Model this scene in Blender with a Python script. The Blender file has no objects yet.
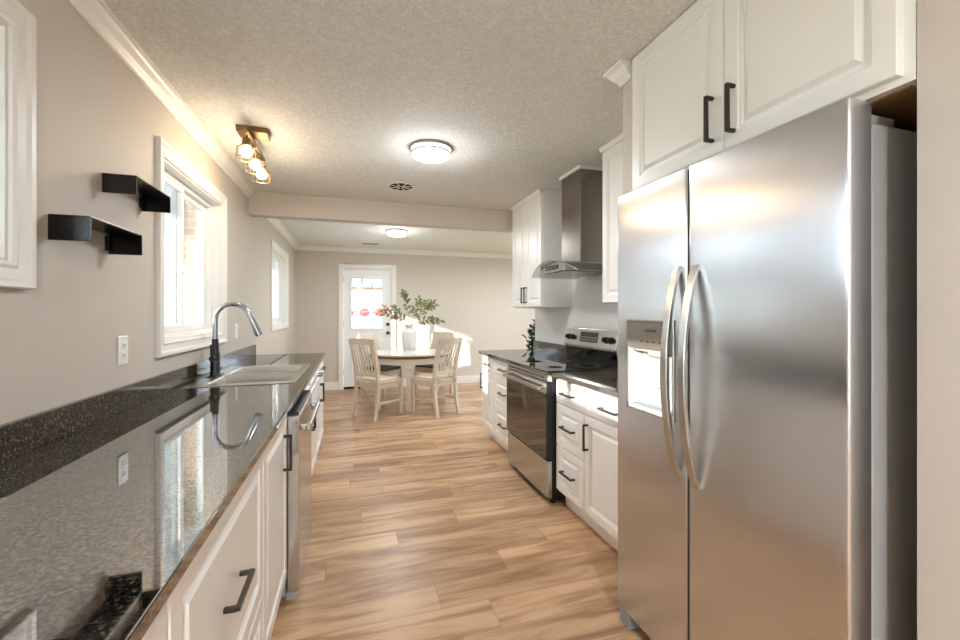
import bpy, math, random
from mathutils import Vector, Matrix
sc = bpy.context.scene
COL = sc.collection
R = math.radians
# ---------------------------------------------------------------- camera
cam_d = bpy.data.cameras.new('camera')
cam = bpy.data.objects.new('camera', cam_d); COL.objects.link(cam)
cam.location = (0, 0, 1.32)
cam.rotation_euler = (R(90), 0, R(-16.95))
cam_d.sensor_width = 36; cam_d.lens = 415 / 960 * 36
cam_d.shift_y = -7 / 960
cam_d.clip_start = 0.02
sc.camera = cam
# ---------------------------------------------------------------- exposure, world, sun
sc.view_settings.view_transform = 'Standard'
sc.view_settings.look = 'None'
sc.view_settings.gamma = 1
sc.view_settings.exposure = 1.4
sc.cycles.use_denoising = True
sc.cycles.use_light_tree = False
sc.cycles.max_bounces = 12
sc.cycles.diffuse_bounces = 8
sc.cycles.glossy_bounces = 6
sc.cycles.transmission_bounces = 8
sc.cycles.transparent_max_bounces = 12
sc.cycles.sample_clamp_indirect = 8
sc.cycles.caustics_reflective = False
sc.cycles.caustics_refractive = False
W = bpy.data.worlds.new('world'); sc.world = W; W.use_nodes = True
wn = W.node_tree; wn.nodes.clear()
wo = wn.nodes.new('ShaderNodeOutputWorld'); bg = wn.nodes.new('ShaderNodeBackground')
tc = wn.nodes.new('ShaderNodeTexCoord'); sp = wn.nodes.new('ShaderNodeSeparateXYZ'); rmp = wn.nodes.new('ShaderNodeValToRGB')
wn.links.new(tc.outputs['Generated'], sp.inputs[0]); wn.links.new(sp.outputs[2], rmp.inputs[0])
rmp.color_ramp.elements[0].position = 0.0; rmp.color_ramp.elements[0].color = (0.82, 0.91, 1.0, 1)
rmp.color_ramp.elements[1].position = 0.6; rmp.color_ramp.elements[1].color = (0.55, 0.74, 1.0, 1)
wn.links.new(rmp.outputs[0], bg.inputs[0]); bg.inputs[1].default_value = 2.2
wn.links.new(bg.outputs[0], wo.inputs[0])
sd = bpy.data.lights.new('sun', 'SUN'); sd.energy = 4.2; sd.angle = R(0.6); sd.color = (1.0, 0.93, 0.83)
sun = bpy.data.objects.new('sun', sd); COL.objects.link(sun)
sun.rotation_euler = Vector((2.255, 1.47, -0.74)).to_track_quat('-Z', 'Y').to_euler()

def area(name, loc, direction, sx, sy, energy, color=(1, 1, 1), portal=False):
    d = bpy.data.lights.new(name, 'AREA'); d.shape = 'RECTANGLE'; d.size = sx; d.size_y = sy
    d.energy = energy; d.color = color
    o = bpy.data.objects.new(name, d); COL.objects.link(o); o.location = loc
    o.rotation_euler = Vector(direction).to_track_quat('-Z', 'Y').to_euler()
    if portal: d.cycles.is_portal = True
    return o
# window portals: they only guide the sampling of the sky that comes through each pane
area('portal', (-1.12, 0.54, 1.80), (1, 0, 0), 2.1, 0.75, 1, portal=True)
area('portal', (-1.12, 3.01, 1.65), (1, 0, 0), 1.15, 1.0, 1, portal=True)
area('portal', (-1.12, 6.10, 1.64), (1, 0, 0), 1.3, 1.0, 1, portal=True)
area('portal', (0.1, -3.4, 1.25), (0, 1, 0), 2.2, 2.3, 1, portal=True)
area('portal', (4.4, 6.0, 1.2), (-1, 0, 0), 2.6, 2.3, 1, portal=True)
area('portal', (0.23, 7.76, 1.5), (0, -1, 0), 0.6, 0.95, 1, portal=True)

# ---------------------------------------------------------------- colour + materials
def lin(c):
    return tuple(((x / 255) / 12.92 if x / 255 <= 0.04045 else ((x / 255 + 0.055) / 1.055) ** 2.4) for x in c) + (1,)

def newmat(name):
    m = bpy.data.materials.new(name); m.use_nodes = True
    nt = m.node_tree; b = nt.nodes['Principled BSDF']
    return m, nt, b

def P(name, rgb, rough=0.5, metal=0.0, var=0.04, vscale=6.0, bump=0.0, bscale=60.0, stretch=(1, 1, 1),
      spec=None, ior=None, coat=0.0, emit=None, estr=0.0, rvar=0.0, rgb2=None):
    m, nt, b = newmat(name)
    c = lin(rgb)
    t = nt.nodes.new('ShaderNodeTexCoord'); mp = nt.nodes.new('ShaderNodeMapping')
    mp.inputs['Scale'].default_value = stretch
    nt.links.new(t.outputs['Object'], mp.inputs[0])
    n = nt.nodes.new('ShaderNodeTexNoise'); n.inputs['Scale'].default_value = vscale; n.inputs['Detail'].default_value = 5
    nt.links.new(mp.outputs[0], n.inputs['Vector'])
    mx = nt.nodes.new('ShaderNodeMix'); mx.data_type = 'RGBA'
    nt.links.new(n.outputs[0], mx.inputs[0])
    if rgb2: c2 = lin(rgb2); mx.inputs[6].default_value = c; mx.inputs[7].default_value = c2
    else:
        mx.inputs[6].default_value = tuple(x * (1 - var) for x in c[:3]) + (1,)
        mx.inputs[7].default_value = tuple(min(1, x * (1 + var)) for x in c[:3]) + (1,)
    nt.links.new(mx.outputs[2], b.inputs['Base Color'])
    b.inputs['Roughness'].default_value = rough; b.inputs['Metallic'].default_value = metal
    if rvar:
        mr = nt.nodes.new('ShaderNodeMapRange'); nt.links.new(n.outputs[0], mr.inputs[0])
        mr.inputs[3].default_value = max(0, rough - rvar); mr.inputs[4].default_value = rough + rvar
        nt.links.new(mr.outputs[0], b.inputs['Roughness'])
    if ior: b.inputs['IOR'].default_value = ior
    if coat: b.inputs['Coat Weight'].default_value = coat; b.inputs['Coat Roughness'].default_value = 0.05
    if emit: b.inputs['Emission Color'].default_value = lin(emit); b.inputs['Emission Strength'].default_value = estr
    if bump:
        n2 = nt.nodes.new('ShaderNodeTexNoise'); n2.inputs['Scale'].default_value = bscale; n2.inputs['Detail'].default_value = 3
        nt.links.new(mp.outputs[0], n2.inputs['Vector'])
        bm = nt.nodes.new('ShaderNodeBump'); bm.inputs['Strength'].default_value = bump; bm.inputs['Distance'].default_value = 0.01
        nt.links.new(n2.outputs[0], bm.inputs['Height']); nt.links.new(bm.outputs[0], b.inputs['Normal'])
    return m

def glass_mat(name, tint=(1, 1, 1, 1), refl=0.08):
    m = bpy.data.materials.new(name); m.use_nodes = True; nt = m.node_tree; nt.nodes.clear()
    o = nt.nodes.new('ShaderNodeOutputMaterial'); mix = nt.nodes.new('ShaderNodeMixShader')
    tr = nt.nodes.new('ShaderNodeBsdfTransparent'); gl = nt.nodes.new('ShaderNodeBsdfGlossy')
    fr = nt.nodes.new('ShaderNodeFresnel'); fr.inputs[0].default_value = 1.45
    tr.inputs[0].default_value = tint; gl.inputs['Roughness'].default_value = 0.02
    ma = nt.nodes.new('ShaderNodeMath'); ma.operation = 'MULTIPLY'; ma.inputs[1].default_value = refl
    nt.links.new(fr.outputs[0], ma.inputs[0]); nt.links.new(ma.outputs[0], mix.inputs[0])
    nt.links.new(tr.outputs[0], mix.inputs[1]); nt.links.new(gl.outputs[0], mix.inputs[2]); nt.links.new(mix.outputs[0], o.inputs[0])
    return m

def granite(name='black_granite', ior=5.0, rough=0.035):
    m, nt, b = newmat(name)
    t = nt.nodes.new('ShaderNodeTexCoord')
    v = nt.nodes.new('ShaderNodeTexVoronoi'); v.inputs['Scale'].default_value = 140; nt.links.new(t.outputs['Object'], v.inputs['Vector'])
    n = nt.nodes.new('ShaderNodeTexNoise'); n.inputs['Scale'].default_value = 170; n.inputs['Detail'].default_value = 6
    nt.links.new(t.outputs['Object'], n.inputs['Vector'])
    r = nt.nodes.new('ShaderNodeValToRGB'); nt.links.new(n.outputs[0], r.inputs[0])
    e = r.color_ramp.elements; e[0].position = 0.38; e[0].color = lin((18, 17, 17)); e[1].position = 0.68; e[1].color = lin((150, 134, 112))
    e2 = r.color_ramp.elements.new(0.55); e2.color = lin((48, 42, 36))
    mx = nt.nodes.new('ShaderNodeMix'); mx.data_type = 'RGBA'; mx.blend_type = 'MULTIPLY'; mx.inputs[0].default_value = 0.5
    nt.links.new(r.outputs[0], mx.inputs[6]); nt.links.new(v.outputs['Color'], mx.inputs[7])
    nt.links.new(mx.outputs[2], b.inputs['Base Color'])
    ir = nt.nodes.new('ShaderNodeMapRange'); ir.inputs[1].default_value = .35; ir.inputs[2].default_value = .65
    ir.inputs[3].default_value = 1 + (ior - 1) * .72; ir.inputs[4].default_value = ior * 1.22
    nt.links.new(n.outputs[0], ir.inputs[0]); nt.links.new(ir.outputs[0], b.inputs['IOR']); b.inputs['Roughness'].default_value = rough
    return m

def wood_floor():
    m, nt, b = newmat('oak_plank_floor')
    t = nt.nodes.new('ShaderNodeTexCoord')
    br = nt.nodes.new('ShaderNodeTexBrick'); br.offset = 0.0; br.offset_frequency = 2; br.squash = 1
    br.inputs['Scale'].default_value = 1; br.inputs['Brick Width'].default_value = 1.22; br.inputs['Row Height'].default_value = 0.182
    br.inputs['Mortar Size'].default_value = 0.0012; br.inputs['Mortar Smooth'].default_value = 0.3
    br.inputs['Color1'].default_value = (0, 0, 0, 1); br.inputs['Color2'].default_value = (1, 1, 1, 1); br.inputs['Mortar'].default_value = (0.4, 0.4, 0.4, 1)
    s0 = nt.nodes.new('ShaderNodeSeparateXYZ'); nt.links.new(t.outputs['Object'], s0.inputs[0])
    dv = nt.nodes.new('ShaderNodeMath'); dv.operation = 'DIVIDE'; dv.inputs[1].default_value = 0.182; nt.links.new(s0.outputs[1], dv.inputs[0])
    fl = nt.nodes.new('ShaderNodeMath'); fl.operation = 'FLOOR'; nt.links.new(dv.outputs[0], fl.inputs[0])
    wn_ = nt.nodes.new('ShaderNodeTexWhiteNoise'); wn_.noise_dimensions = '1D'; nt.links.new(fl.outputs[0], wn_.inputs['W'])
    mm = nt.nodes.new('ShaderNodeMath'); mm.operation = 'MULTIPLY_ADD'; mm.inputs[1].default_value = 1.22
    nt.links.new(wn_.outputs['Value'], mm.inputs[0]); nt.links.new(s0.outputs[0], mm.inputs[2])
    c0 = nt.nodes.new('ShaderNodeCombineXYZ'); nt.links.new(mm.outputs[0], c0.inputs[0]); nt.links.new(s0.outputs[1], c0.inputs[1])
    nt.links.new(c0.outputs[0], br.inputs['Vector'])
    # shift the grain per plank
    sep = nt.nodes.new('ShaderNodeSeparateXYZ'); nt.links.new(t.outputs['Object'], sep.inputs[0])
    mul = nt.nodes.new('ShaderNodeMath'); mul.operation = 'MULTIPLY'; mul.inputs[1].default_value = 37.0
    nt.links.new(br.outputs['Color'], mul.inputs[0])
    cmb = nt.nodes.new('ShaderNodeCombineXYZ'); nt.links.new(sep.outputs[0], cmb.inputs[0]); nt.links.new(sep.outputs[1], cmb.inputs[1]); nt.links.new(mul.outputs[0], cmb.inputs[2])
    mp = nt.nodes.new('ShaderNodeMapping'); mp.inputs['Scale'].default_value = (1.0, 8, 1); nt.links.new(cmb.outputs[0], mp.inputs[0])
    n = nt.nodes.new('ShaderNodeTexNoise'); n.inputs['Scale'].default_value = 1.6; n.inputs['Detail'].default_value = 7; n.inputs['Roughness'].default_value = 0.62; n.inputs['Distortion'].default_value = 0.7
    nt.links.new(mp.outputs[0], n.inputs['Vector'])
    r = nt.nodes.new('ShaderNodeValToRGB'); nt.links.new(n.outputs[0], r.inputs[0])
    e = r.color_ramp.elements; e[0].position = 0.18; e[0].color = lin((128, 95, 68)); e[1].position = 0.84; e[1].color = lin((226, 195, 160))
    k = r.color_ramp.elements.new(0.42); k.color = lin((176, 139, 104)); k = r.color_ramp.elements.new(0.56); k.color = lin((211, 175, 138))
    mx = nt.nodes.new('ShaderNodeMix'); mx.data_type = 'RGBA'; mx.blend_type = 'MULTIPLY'; mx.inputs[0].default_value = 0.8
    r2 = nt.nodes.new('ShaderNodeValToRGB'); nt.links.new(br.outputs['Color'], r2.inputs[0])
    r2.color_ramp.elements[0].color = (0.62, 0.57, 0.53, 1); r2.color_ramp.elements[1].color = (1, 1, 1, 1)
    nt.links.new(r.outputs[0], mx.inputs[6]); nt.links.new(r2.outputs[0], mx.inputs[7])
    mx2 = nt.nodes.new('ShaderNodeMix'); mx2.data_type = 'RGBA'; mx2.inputs[7].default_value = lin((92, 66, 46))
    fm = nt.nodes.new('ShaderNodeMath'); fm.operation = 'MULTIPLY'; fm.inputs[1].default_value = 0.6
    nt.links.new(br.outputs['Fac'], fm.inputs[0]); nt.links.new(fm.outputs[0], mx2.inputs[0]); nt.links.new(mx.outputs[2], mx2.inputs[6])
    nt.links.new(mx2.outputs[2], b.inputs['Base Color'])
    b.inputs['Roughness'].default_value = 0.34
    bm = nt.nodes.new('ShaderNodeBump'); bm.inputs['Strength'].default_value = 0.12; bm.inputs['Distance'].default_value = 0.004
    nt.links.new(n.outputs[0], bm.inputs['Height']); nt.links.new(bm.outputs[0], b.inputs['Normal'])
    return m

def ceiling_mat():
    m, nt, b = newmat('textured_ceiling_paint')
    b.inputs['Base Color'].default_value = lin((226, 222, 214)); b.inputs['Roughness'].default_value = 0.8
    t = nt.nodes.new('ShaderNodeTexCoord')
    n = nt.nodes.new('ShaderNodeTexNoise'); n.inputs['Scale'].default_value = 48; n.inputs['Detail'].default_value = 5; n.inputs['Roughness'].default_value = 0.65; n.inputs['Distortion'].default_value = 1.2
    nt.links.new(t.outputs['Object'], n.inputs['Vector'])
    r = nt.nodes.new('ShaderNodeValToRGB'); r.color_ramp.elements[0].position = 0.40; r.color_ramp.elements[1].position = 0.62
    nt.links.new(n.outputs[0], r.inputs[0])
    bm = nt.nodes.new('ShaderNodeBump'); bm.inputs['Strength'].default_value = 0.6; bm.inputs['Distance'].default_value = 0.010
    nt.links.new(r.outputs[0], bm.inputs['Height']); nt.links.new(bm.outputs[0], b.inputs['Normal'])
    mx = nt.nodes.new('ShaderNodeMix'); mx.data_type = 'RGBA'; mx.inputs[6].default_value = lin((226, 225, 218)); mx.inputs[7].default_value = lin((246, 245, 240))
    nt.links.new(r.outputs[0], mx.inputs[0]); nt.links.new(mx.outputs[2], b.inputs['Base Color'])
    return m

def steel(name, rgb=(196, 194, 190), rough=0.22, axis='z', strength=0.10, aniso=0.0, taxis=2):
    m, nt, b = newmat(name)
    b.inputs['Metallic'].default_value = 1.0; b.inputs['Roughness'].default_value = rough
    t = nt.nodes.new('ShaderNodeTexCoord'); mp = nt.nodes.new('ShaderNodeMapping')
    mp.inputs['Scale'].default_value = {'z': (2, 2, 260), 'x': (260, 2, 2), 'y': (2, 260, 2)}[axis]
    nt.links.new(t.outputs['Object'], mp.inputs[0])
    n = nt.nodes.new('ShaderNodeTexNoise'); n.inputs['Scale'].default_value = 2.2; n.inputs['Detail'].default_value = 3
    nt.links.new(mp.outputs[0], n.inputs['Vector'])
    bm = nt.nodes.new('ShaderNodeBump'); bm.inputs['Strength'].default_value = strength; bm.inputs['Distance'].default_value = 0.002
    nt.links.new(n.outputs[0], bm.inputs['Height']); nt.links.new(bm.outputs[0], b.inputs['Normal'])
    if aniso:
        tv = nt.nodes.new('ShaderNodeCombineXYZ'); tv.inputs[taxis].default_value = 1.0
        b.inputs['Anisotropic'].default_value = aniso; nt.links.new(tv.outputs[0], b.inputs['Tangent'])
    mx = nt.nodes.new('ShaderNodeMix'); mx.data_type = 'RGBA'; c = lin(rgb)
    mx.inputs[6].default_value = tuple(x * 0.93 for x in c[:3]) + (1,); mx.inputs[7].default_value = tuple(min(1, x * 1.07) for x in c[:3]) + (1,)
    nt.links.new(n.outputs[0], mx.inputs[0]); nt.links.new(mx.outputs[2], b.inputs['Base Color'])
    return m

def brick_mat(name, c1, c2, mortar, scale=1.0):
    m, nt, b = newmat(name)
    t = nt.nodes.new('ShaderNodeTexCoord'); sep = nt.nodes.new('ShaderNodeSeparateXYZ'); nt.links.new(t.outputs['Object'], sep.inputs[0])
    ad = nt.nodes.new('ShaderNodeMath'); ad.operation = 'ADD'; nt.links.new(sep.outputs[0], ad.inputs[0]); nt.links.new(sep.outputs[1], ad.inputs[1])
    cm = nt.nodes.new('ShaderNodeCombineXYZ'); nt.links.new(ad.outputs[0], cm.inputs[0]); nt.links.new(sep.outputs[2], cm.inputs[1])
    br = nt.nodes.new('ShaderNodeTexBrick'); nt.links.new(cm.outputs[0], br.inputs['Vector'])
    br.inputs['Scale'].default_value = scale; br.inputs['Brick Width'].default_value = 0.215; br.inputs['Row Height'].default_value = 0.075; br.inputs['Mortar Size'].default_value = 0.009
    br.inputs['Color1'].default_value = lin(c1); br.inputs['Color2'].default_value = lin(c2); br.inputs['Mortar'].default_value = lin(mortar)
    nt.links.new(br.outputs['Color'], b.inputs['Base Color']); b.inputs['Roughness'].default_value = 0.9
    return m

M = {}
M['wall'] = P('beige_wall_paint', (204, 195, 185), 0.6, var=0.012, vscale=2, bump=0.06, bscale=140)
M['wallcool'] = P('cool_white_wall', (214, 213, 210), 0.55, var=0.01, vscale=2, bump=0.05, bscale=140)  # range wall: a paler, cooler base colour than the beige walls
M['ceiling'] = ceiling_mat()
M['floor'] = wood_floor()
M['trim'] = P('white_trim_paint', (236, 233, 229), 0.35, var=0.01)
M['cab'] = P('white_cabinet_paint', (238, 236, 233), 0.32, var=0.01)
M['granite'] = granite()
M['splash'] = granite('backsplash_granite', 1.7, 0.10)
M['steel'] = steel('brushed_stainless', strength=0.03, aniso=0.4)
M['fridge'] = steel('fridge_stainless', (212, 213, 216), 0.24, 'y', 0.02, 0.85, 1)
M['sinksteel'] = steel('sink_stainless', (205, 200, 190), 0.28, 'y', 0.05)
M['casegrey'] = P('silver_grey_case', (168, 167, 166), 0.45, 0.1, var=0.03, vscale=40, bump=0.05, bscale=300)
M['gasket'] = P('dark_rubber', (40, 40, 42), 0.7)
M['handle'] = P('dark_bronze_metal', (72, 66, 60), 0.35, 0.8, var=0.1, vscale=20)
M['black'] = P('black_plastic', (16, 16, 17), 0.35)
M['blackglass'] = P('black_ceramic_glass', (8, 8, 9), 0.04, ior=2.0)
M['ovenglass'] = P('oven_door_glass', (14, 11, 9), 0.04, ior=2.4)
M['shelf'] = P('black_lacquer', (12, 12, 14), 0.22, var=0.1)
M['vinyl'] = P('white_vinyl', (240, 240, 240), 0.35, var=0.01)
M['glass'] = glass_mat('window_glass', (0.97, 0.99, 0.98, 1), 0.6)
M['hoodglass'] = glass_mat('hood_glass', (0.95, 0.98, 0.965, 1), 0.7)
M['plate'] = P('white_plate_plastic', (240, 239, 236), 0.3, var=0.01)
M['brass'] = P('aged_brass', (134, 106, 74), 0.35, 0.9, var=0.15, vscale=25)
M['nickel'] = P('brushed_nickel', (170, 160, 155), 0.35, 0.7)
M['chrome'] = steel('faucet_steel', (158, 160, 165), 0.22, 'z', 0.02)
M['bulb'] = P('lit_warm_bulb', (255, 236, 205), 0.4, emit=(255, 226, 180), estr=9)
M['bulbglass'] = glass_mat('jar_glass', (1, 0.97, 0.92, 1), 1.0)
M['diffuser'] = P('lit_white_diffuser', (250, 248, 245), 0.5, emit=(255, 246, 240), estr=3)
M['cream'] = P('cream_painted_wood', (208, 196, 177), 0.5, var=0.05, vscale=14, stretch=(1, 1, 0.3), bump=0.08)
M['cream2'] = P('weathered_cream_wood', (216, 208, 192), 0.5, var=0.09, vscale=9, stretch=(1, 1, 0.2), bump=0.1)
M['tabletop'] = P('whitewashed_table_top', (188, 182, 176), 0.16, var=0.10, vscale=3, stretch=(1, 8, 1), rgb2=(225, 220, 212))
M['brownedge'] = P('brown_wood_edge', (112, 78, 52), 0.45, var=0.15)
M['linen'] = P('beige_linen', (206, 192, 176), 0.9, var=0.06, vscale=60, bump=0.15, bscale=250)
M['slate'] = P('slate_grey_fabric', (78, 82, 88), 0.85, var=0.1, vscale=50, bump=0.15, bscale=250)
M['vase'] = P('pale_grey_ceramic', (205, 202, 198), 0.6, var=0.06, vscale=30, bump=0.2, bscale=60)
M['leaf'] = P('sage_leaf', (92, 106, 72), 0.55, vscale=9, rgb2=(140, 138, 96))
M['rustleaf'] = P('russet_leaf', (150, 112, 86), 0.55, var=0.2, vscale=9)
M['stem'] = P('brown_stem', (110, 96, 70), 0.7, var=0.15)
M['green'] = P('deep_green_leaf', (26, 66, 32), 0.45, var=0.3, vscale=12)
M['pot'] = P('white_planter', (225, 222, 216), 0.5)
M['soil'] = P('dark_soil', (58, 44, 34), 0.95, var=0.3, vscale=60, bump=0.5)
M['brick'] = brick_mat('tan_brick', (186, 150, 130), (206, 176, 156), (215, 205, 195))
M['redbrick'] = brick_mat('red_brick', (206, 142, 130), (218, 160, 148), (222, 205, 198))
M['grass'] = P('lawn_grass', (142, 158, 116), 0.95, vscale=3, rgb2=(178, 184, 146), bump=0.5, bscale=30)
M['concrete'] = P('pale_concrete', (214, 211, 206), 0.9, var=0.05, vscale=3)
M['siding'] = P('white_siding', (232, 232, 232), 0.6, var=0.02)
M['roof'] = P('grey_shingles', (120, 116, 114), 0.9, var=0.12, vscale=25)
M['redbush'] = P('red_foliage', (176, 60, 66), 0.8, var=0.3, vscale=14, bump=0.6, bscale=24)
M['duct'] = P('vent_bronze', (120, 104, 92), 0.5, 0.4)
M['dark'] = P('dark_gap', (20, 18, 17), 0.9)
M['cabinside'] = P('raw_wood_underside', (150, 118, 82), 0.6, var=0.12, vscale=6, stretch=(1, 8, 1))
M['hoodsteel'] = steel('hood_stainless', (150, 143, 135), 0.26, 'z', 0.06)
M['whiteplastic'] = P('dispenser_white', (168, 171, 175), 0.45, var=0.01)
M['panelgrey'] = P('dispenser_panel_taupe', (134, 124, 116), 0.35, 0.3)
M['textgrey'] = P('print_grey', (70, 66, 64), 0.5)
M['display'] = P('display_grey', (60, 60, 68), 0.12, var=0.2, vscale=60)
M['footgrey'] = P('foot_grey', (140, 146, 150), 0.5)

# ---------------------------------------------------------------- mesh helpers
class MB:
    def __init__(s): s.v = []; s.f = []; s.sm = []
    def add(s, vs, fs, smooth=False):
        b = len(s.v); s.v += [tuple(p) for p in vs]
        for f in fs: s.f.append(tuple(b + i for i in f)); s.sm.append(smooth)
        return s
    def box(s, x0, x1, y0, y1, z0, z1):
        x0, x1 = min(x0, x1), max(x0, x1); y0, y1 = min(y0, y1), max(y0, y1); z0, z1 = min(z0, z1), max(z0, z1)
        vs = [(x, y, z) for z in (z0, z1) for y in (y0, y1) for x in (x0, x1)]
        return s.add(vs, [(0, 2, 3, 1), (4, 5, 7, 6), (0, 1, 5, 4), (2, 6, 7, 3), (0, 4, 6, 2), (1, 3, 7, 5)])
    def hexa(s, bot, top):   # two quads, both counter-clockwise seen from above
        return s.add(list(bot) + list(top), [(3, 2, 1, 0), (4, 5, 6, 7), (0, 1, 5, 4), (1, 2, 6, 5), (2, 3, 7, 6), (3, 0, 4, 7)])
    def bar(s, a, b, w, h, up=(0, 0, 1), w2=None, h2=None):   # rectangular bar a->b
        a = Vector(a); b = Vector(b); d = (b - a).normalized(); u = Vector(up)
        if abs(d.dot(u)) > 0.98: u = Vector((1, 0, 0))
        r = d.cross(u).normalized(); u = r.cross(d).normalized(); w2 = w2 or w; h2 = h2 or h
        q = lambda c, w, h: [c - r * w / 2 - u * h / 2, c + r * w / 2 - u * h / 2, c + r * w / 2 + u * h / 2, c - r * w / 2 + u * h / 2]
        return s.add(q(a, w, h) + q(b, w2, h2), [(0, 1, 2, 3), (7, 6, 5, 4), (1, 0, 4, 5), (2, 1, 5, 6), (3, 2, 6, 7), (0, 3, 7, 4)])
    def tube(s, pts, r, n=12, caps=True, r2=None):
        pts = [Vector(p) for p in pts]; N = len(pts)
        rs = r if isinstance(r, (list, tuple)) else [r + ((r2 if r2 is not None else r) - r) * i / max(1, N - 1) for i in range(N)]
        ref = None; vs = []
        for i, p in enumerate(pts):
            d = (pts[min(i + 1, N - 1)] - pts[max(i - 1, 0)]).normalized()
            if ref is None: ref = d.orthogonal().normalized()
            ref = (ref - d * ref.dot(d)).normalized(); o = d.cross(ref)
            for k in range(n):
                a = 2 * math.pi * k / n; vs.append(p + ref * math.cos(a) * rs[i] + o * math.sin(a) * rs[i])
        fs = []
        for i in range(N - 1):
            for k in range(n): fs.append((i * n + k, i * n + (k + 1) % n, (i + 1) * n + (k + 1) % n, (i + 1) * n + k))
        s.add(vs, fs, True)
        if caps:
            s.add(vs[:n], [tuple(range(n))[::-1]]); s.add(vs[-n:], [tuple(range(n))])
        return s
    def lathe(s, prof, n=32, c=(0, 0, 0), axis='z', rib=0.0, ribn=0):
        vs = []
        for r, z in prof:
            for k in range(n):
                a = 2 * math.pi * k / n; rr = r * (1 + rib * math.cos(a * ribn)) if ribn else r
                x, y = rr * math.cos(a), rr * math.sin(a)
                p = {'z': (x, y, z), 'x': (z, x, y), 'y': (y, z, x)}[axis]
                vs.append((c[0] + p[0], c[1] + p[1], c[2] + p[2]))
        fs = []
        for i in range(len(prof) - 1):
            for k in range(n): fs.append((i * n + k, i * n + (k + 1) % n, (i + 1) * n + (k + 1) % n, (i + 1) * n + k))
        s.add(vs, fs, True)
        if prof[0][0] > 1e-4: s.add(vs[:n], [tuple(range(n))[::-1]])
        if prof[-1][0] > 1e-4: s.add(vs[-n:], [tuple(range(n))])
        return s
    def rings(s, w, h, loops, f, close_first=True, close_last=True, ox=0, oz=0):
        """nested rectangles: loops of (inset, height); f maps (a, b, height) to a point"""
        vs = []
        for ins, hh in loops:
            for a, b in ((ins, ins), (w - ins, ins), (w - ins, h - ins), (ins, h - ins)): vs.append(f(ox + a, oz + b, hh))
        fs = []
        for i in range(len(loops) - 1):
            for k in range(4): fs.append((i * 4 + k, i * 4 + (k + 1) % 4, (i + 1) * 4 + (k + 1) % 4, (i + 1) * 4 + k))
        if close_last: n = len(loops) - 1; fs.append((n * 4, n * 4 + 1, n * 4 + 2, n * 4 + 3))
        if close_first: fs.append((3, 2, 1, 0))
        return s.add(vs, fs)
    def prism(s, poly, fa, fb):  # poly of (a,b); fa/fb map to 3-D at either end
        n = len(poly); vs = [fa(*p) for p in poly] + [fb(*p) for p in poly]
        return s.add(vs, [tuple(range(n))[::-1], tuple(range(n, 2 * n))] + [(i, (i + 1) % n, n + (i + 1) % n, n + i) for i in range(n)])
    def cells(s, xs, ys, zs, solid):
        nx, ny, nz = len(xs) - 1, len(ys) - 1, len(zs) - 1
        ok = lambda i, j, k: 0 <= i < nx and 0 <= j < ny and 0 <= k < nz and solid((xs[i] + xs[i + 1]) / 2, (ys[j] + ys[j + 1]) / 2, (zs[k] + zs[k + 1]) / 2)
        for i in range(nx):
            for j in range(ny):
                for k in range(nz):
                    if not ok(i, j, k): continue
                    x0, x1, y0, y1, z0, z1 = xs[i], xs[i + 1], ys[j], ys[j + 1], zs[k], zs[k + 1]
                    if not ok(i - 1, j, k): s.add([(x0, y0, z0), (x0, y0, z1), (x0, y1, z1), (x0, y1, z0)], [(0, 1, 2, 3)])
                    if not ok(i + 1, j, k): s.add([(x1, y0, z0), (x1, y1, z0), (x1, y1, z1), (x1, y0, z1)], [(0, 1, 2, 3)])
                    if not ok(i, j - 1, k): s.add([(x0, y0, z0), (x1, y0, z0), (x1, y0, z1), (x0, y0, z1)], [(0, 1, 2, 3)])
                    if not ok(i, j + 1, k): s.add([(x0, y1, z0), (x0, y1, z1), (x1, y1, z1), (x1, y1, z0)], [(0, 1, 2, 3)])
                    if not ok(i, j, k - 1): s.add([(x0, y0, z0), (x0, y1, z0), (x1, y1, z0), (x1, y0, z0)], [(0, 1, 2, 3)])
                    if not ok(i, j, k + 1): s.add([(x0, y0, z1), (x1, y0, z1), (x1, y1, z1), (x0, y1, z1)], [(0, 1, 2, 3)])
        return s

def obj(name, mb, mat, parent=None, bev=0.0, seg=2, label=None, loc=None, rz=None):
    me = bpy.data.meshes.new(name); me.from_pydata(mb.v, [], mb.f)
    me.polygons.foreach_set('use_smooth', mb.sm)
    bmats = mat if isinstance(mat, (list, tuple)) else [mat]
    for m_ in bmats: me.materials.append(m_)
    import bmesh
    bm = bmesh.new(); bm.from_mesh(me)
    bmesh.ops.remove_doubles(bm, verts=bm.verts, dist=1e-5)
    bmesh.ops.recalc_face_normals(bm, faces=bm.faces)
    bm.to_mesh(me); bm.free()
    if any(mb.sm): me.set_sharp_from_angle(angle=R(40))
    o = bpy.data.objects.new(name, me); COL.objects.link(o)
    if parent: o.parent = parent
    if loc is not None: o.location = loc
    if rz is not None: o.rotation_euler = (0, 0, rz)
    if bev:
        md = o.modifiers.new('bevel', 'BEVEL'); md.width = bev; md.segments = seg; md.limit_method = 'ANGLE'; md.angle_limit = R(40)
    if label: o['label'] = label
    return o

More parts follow.
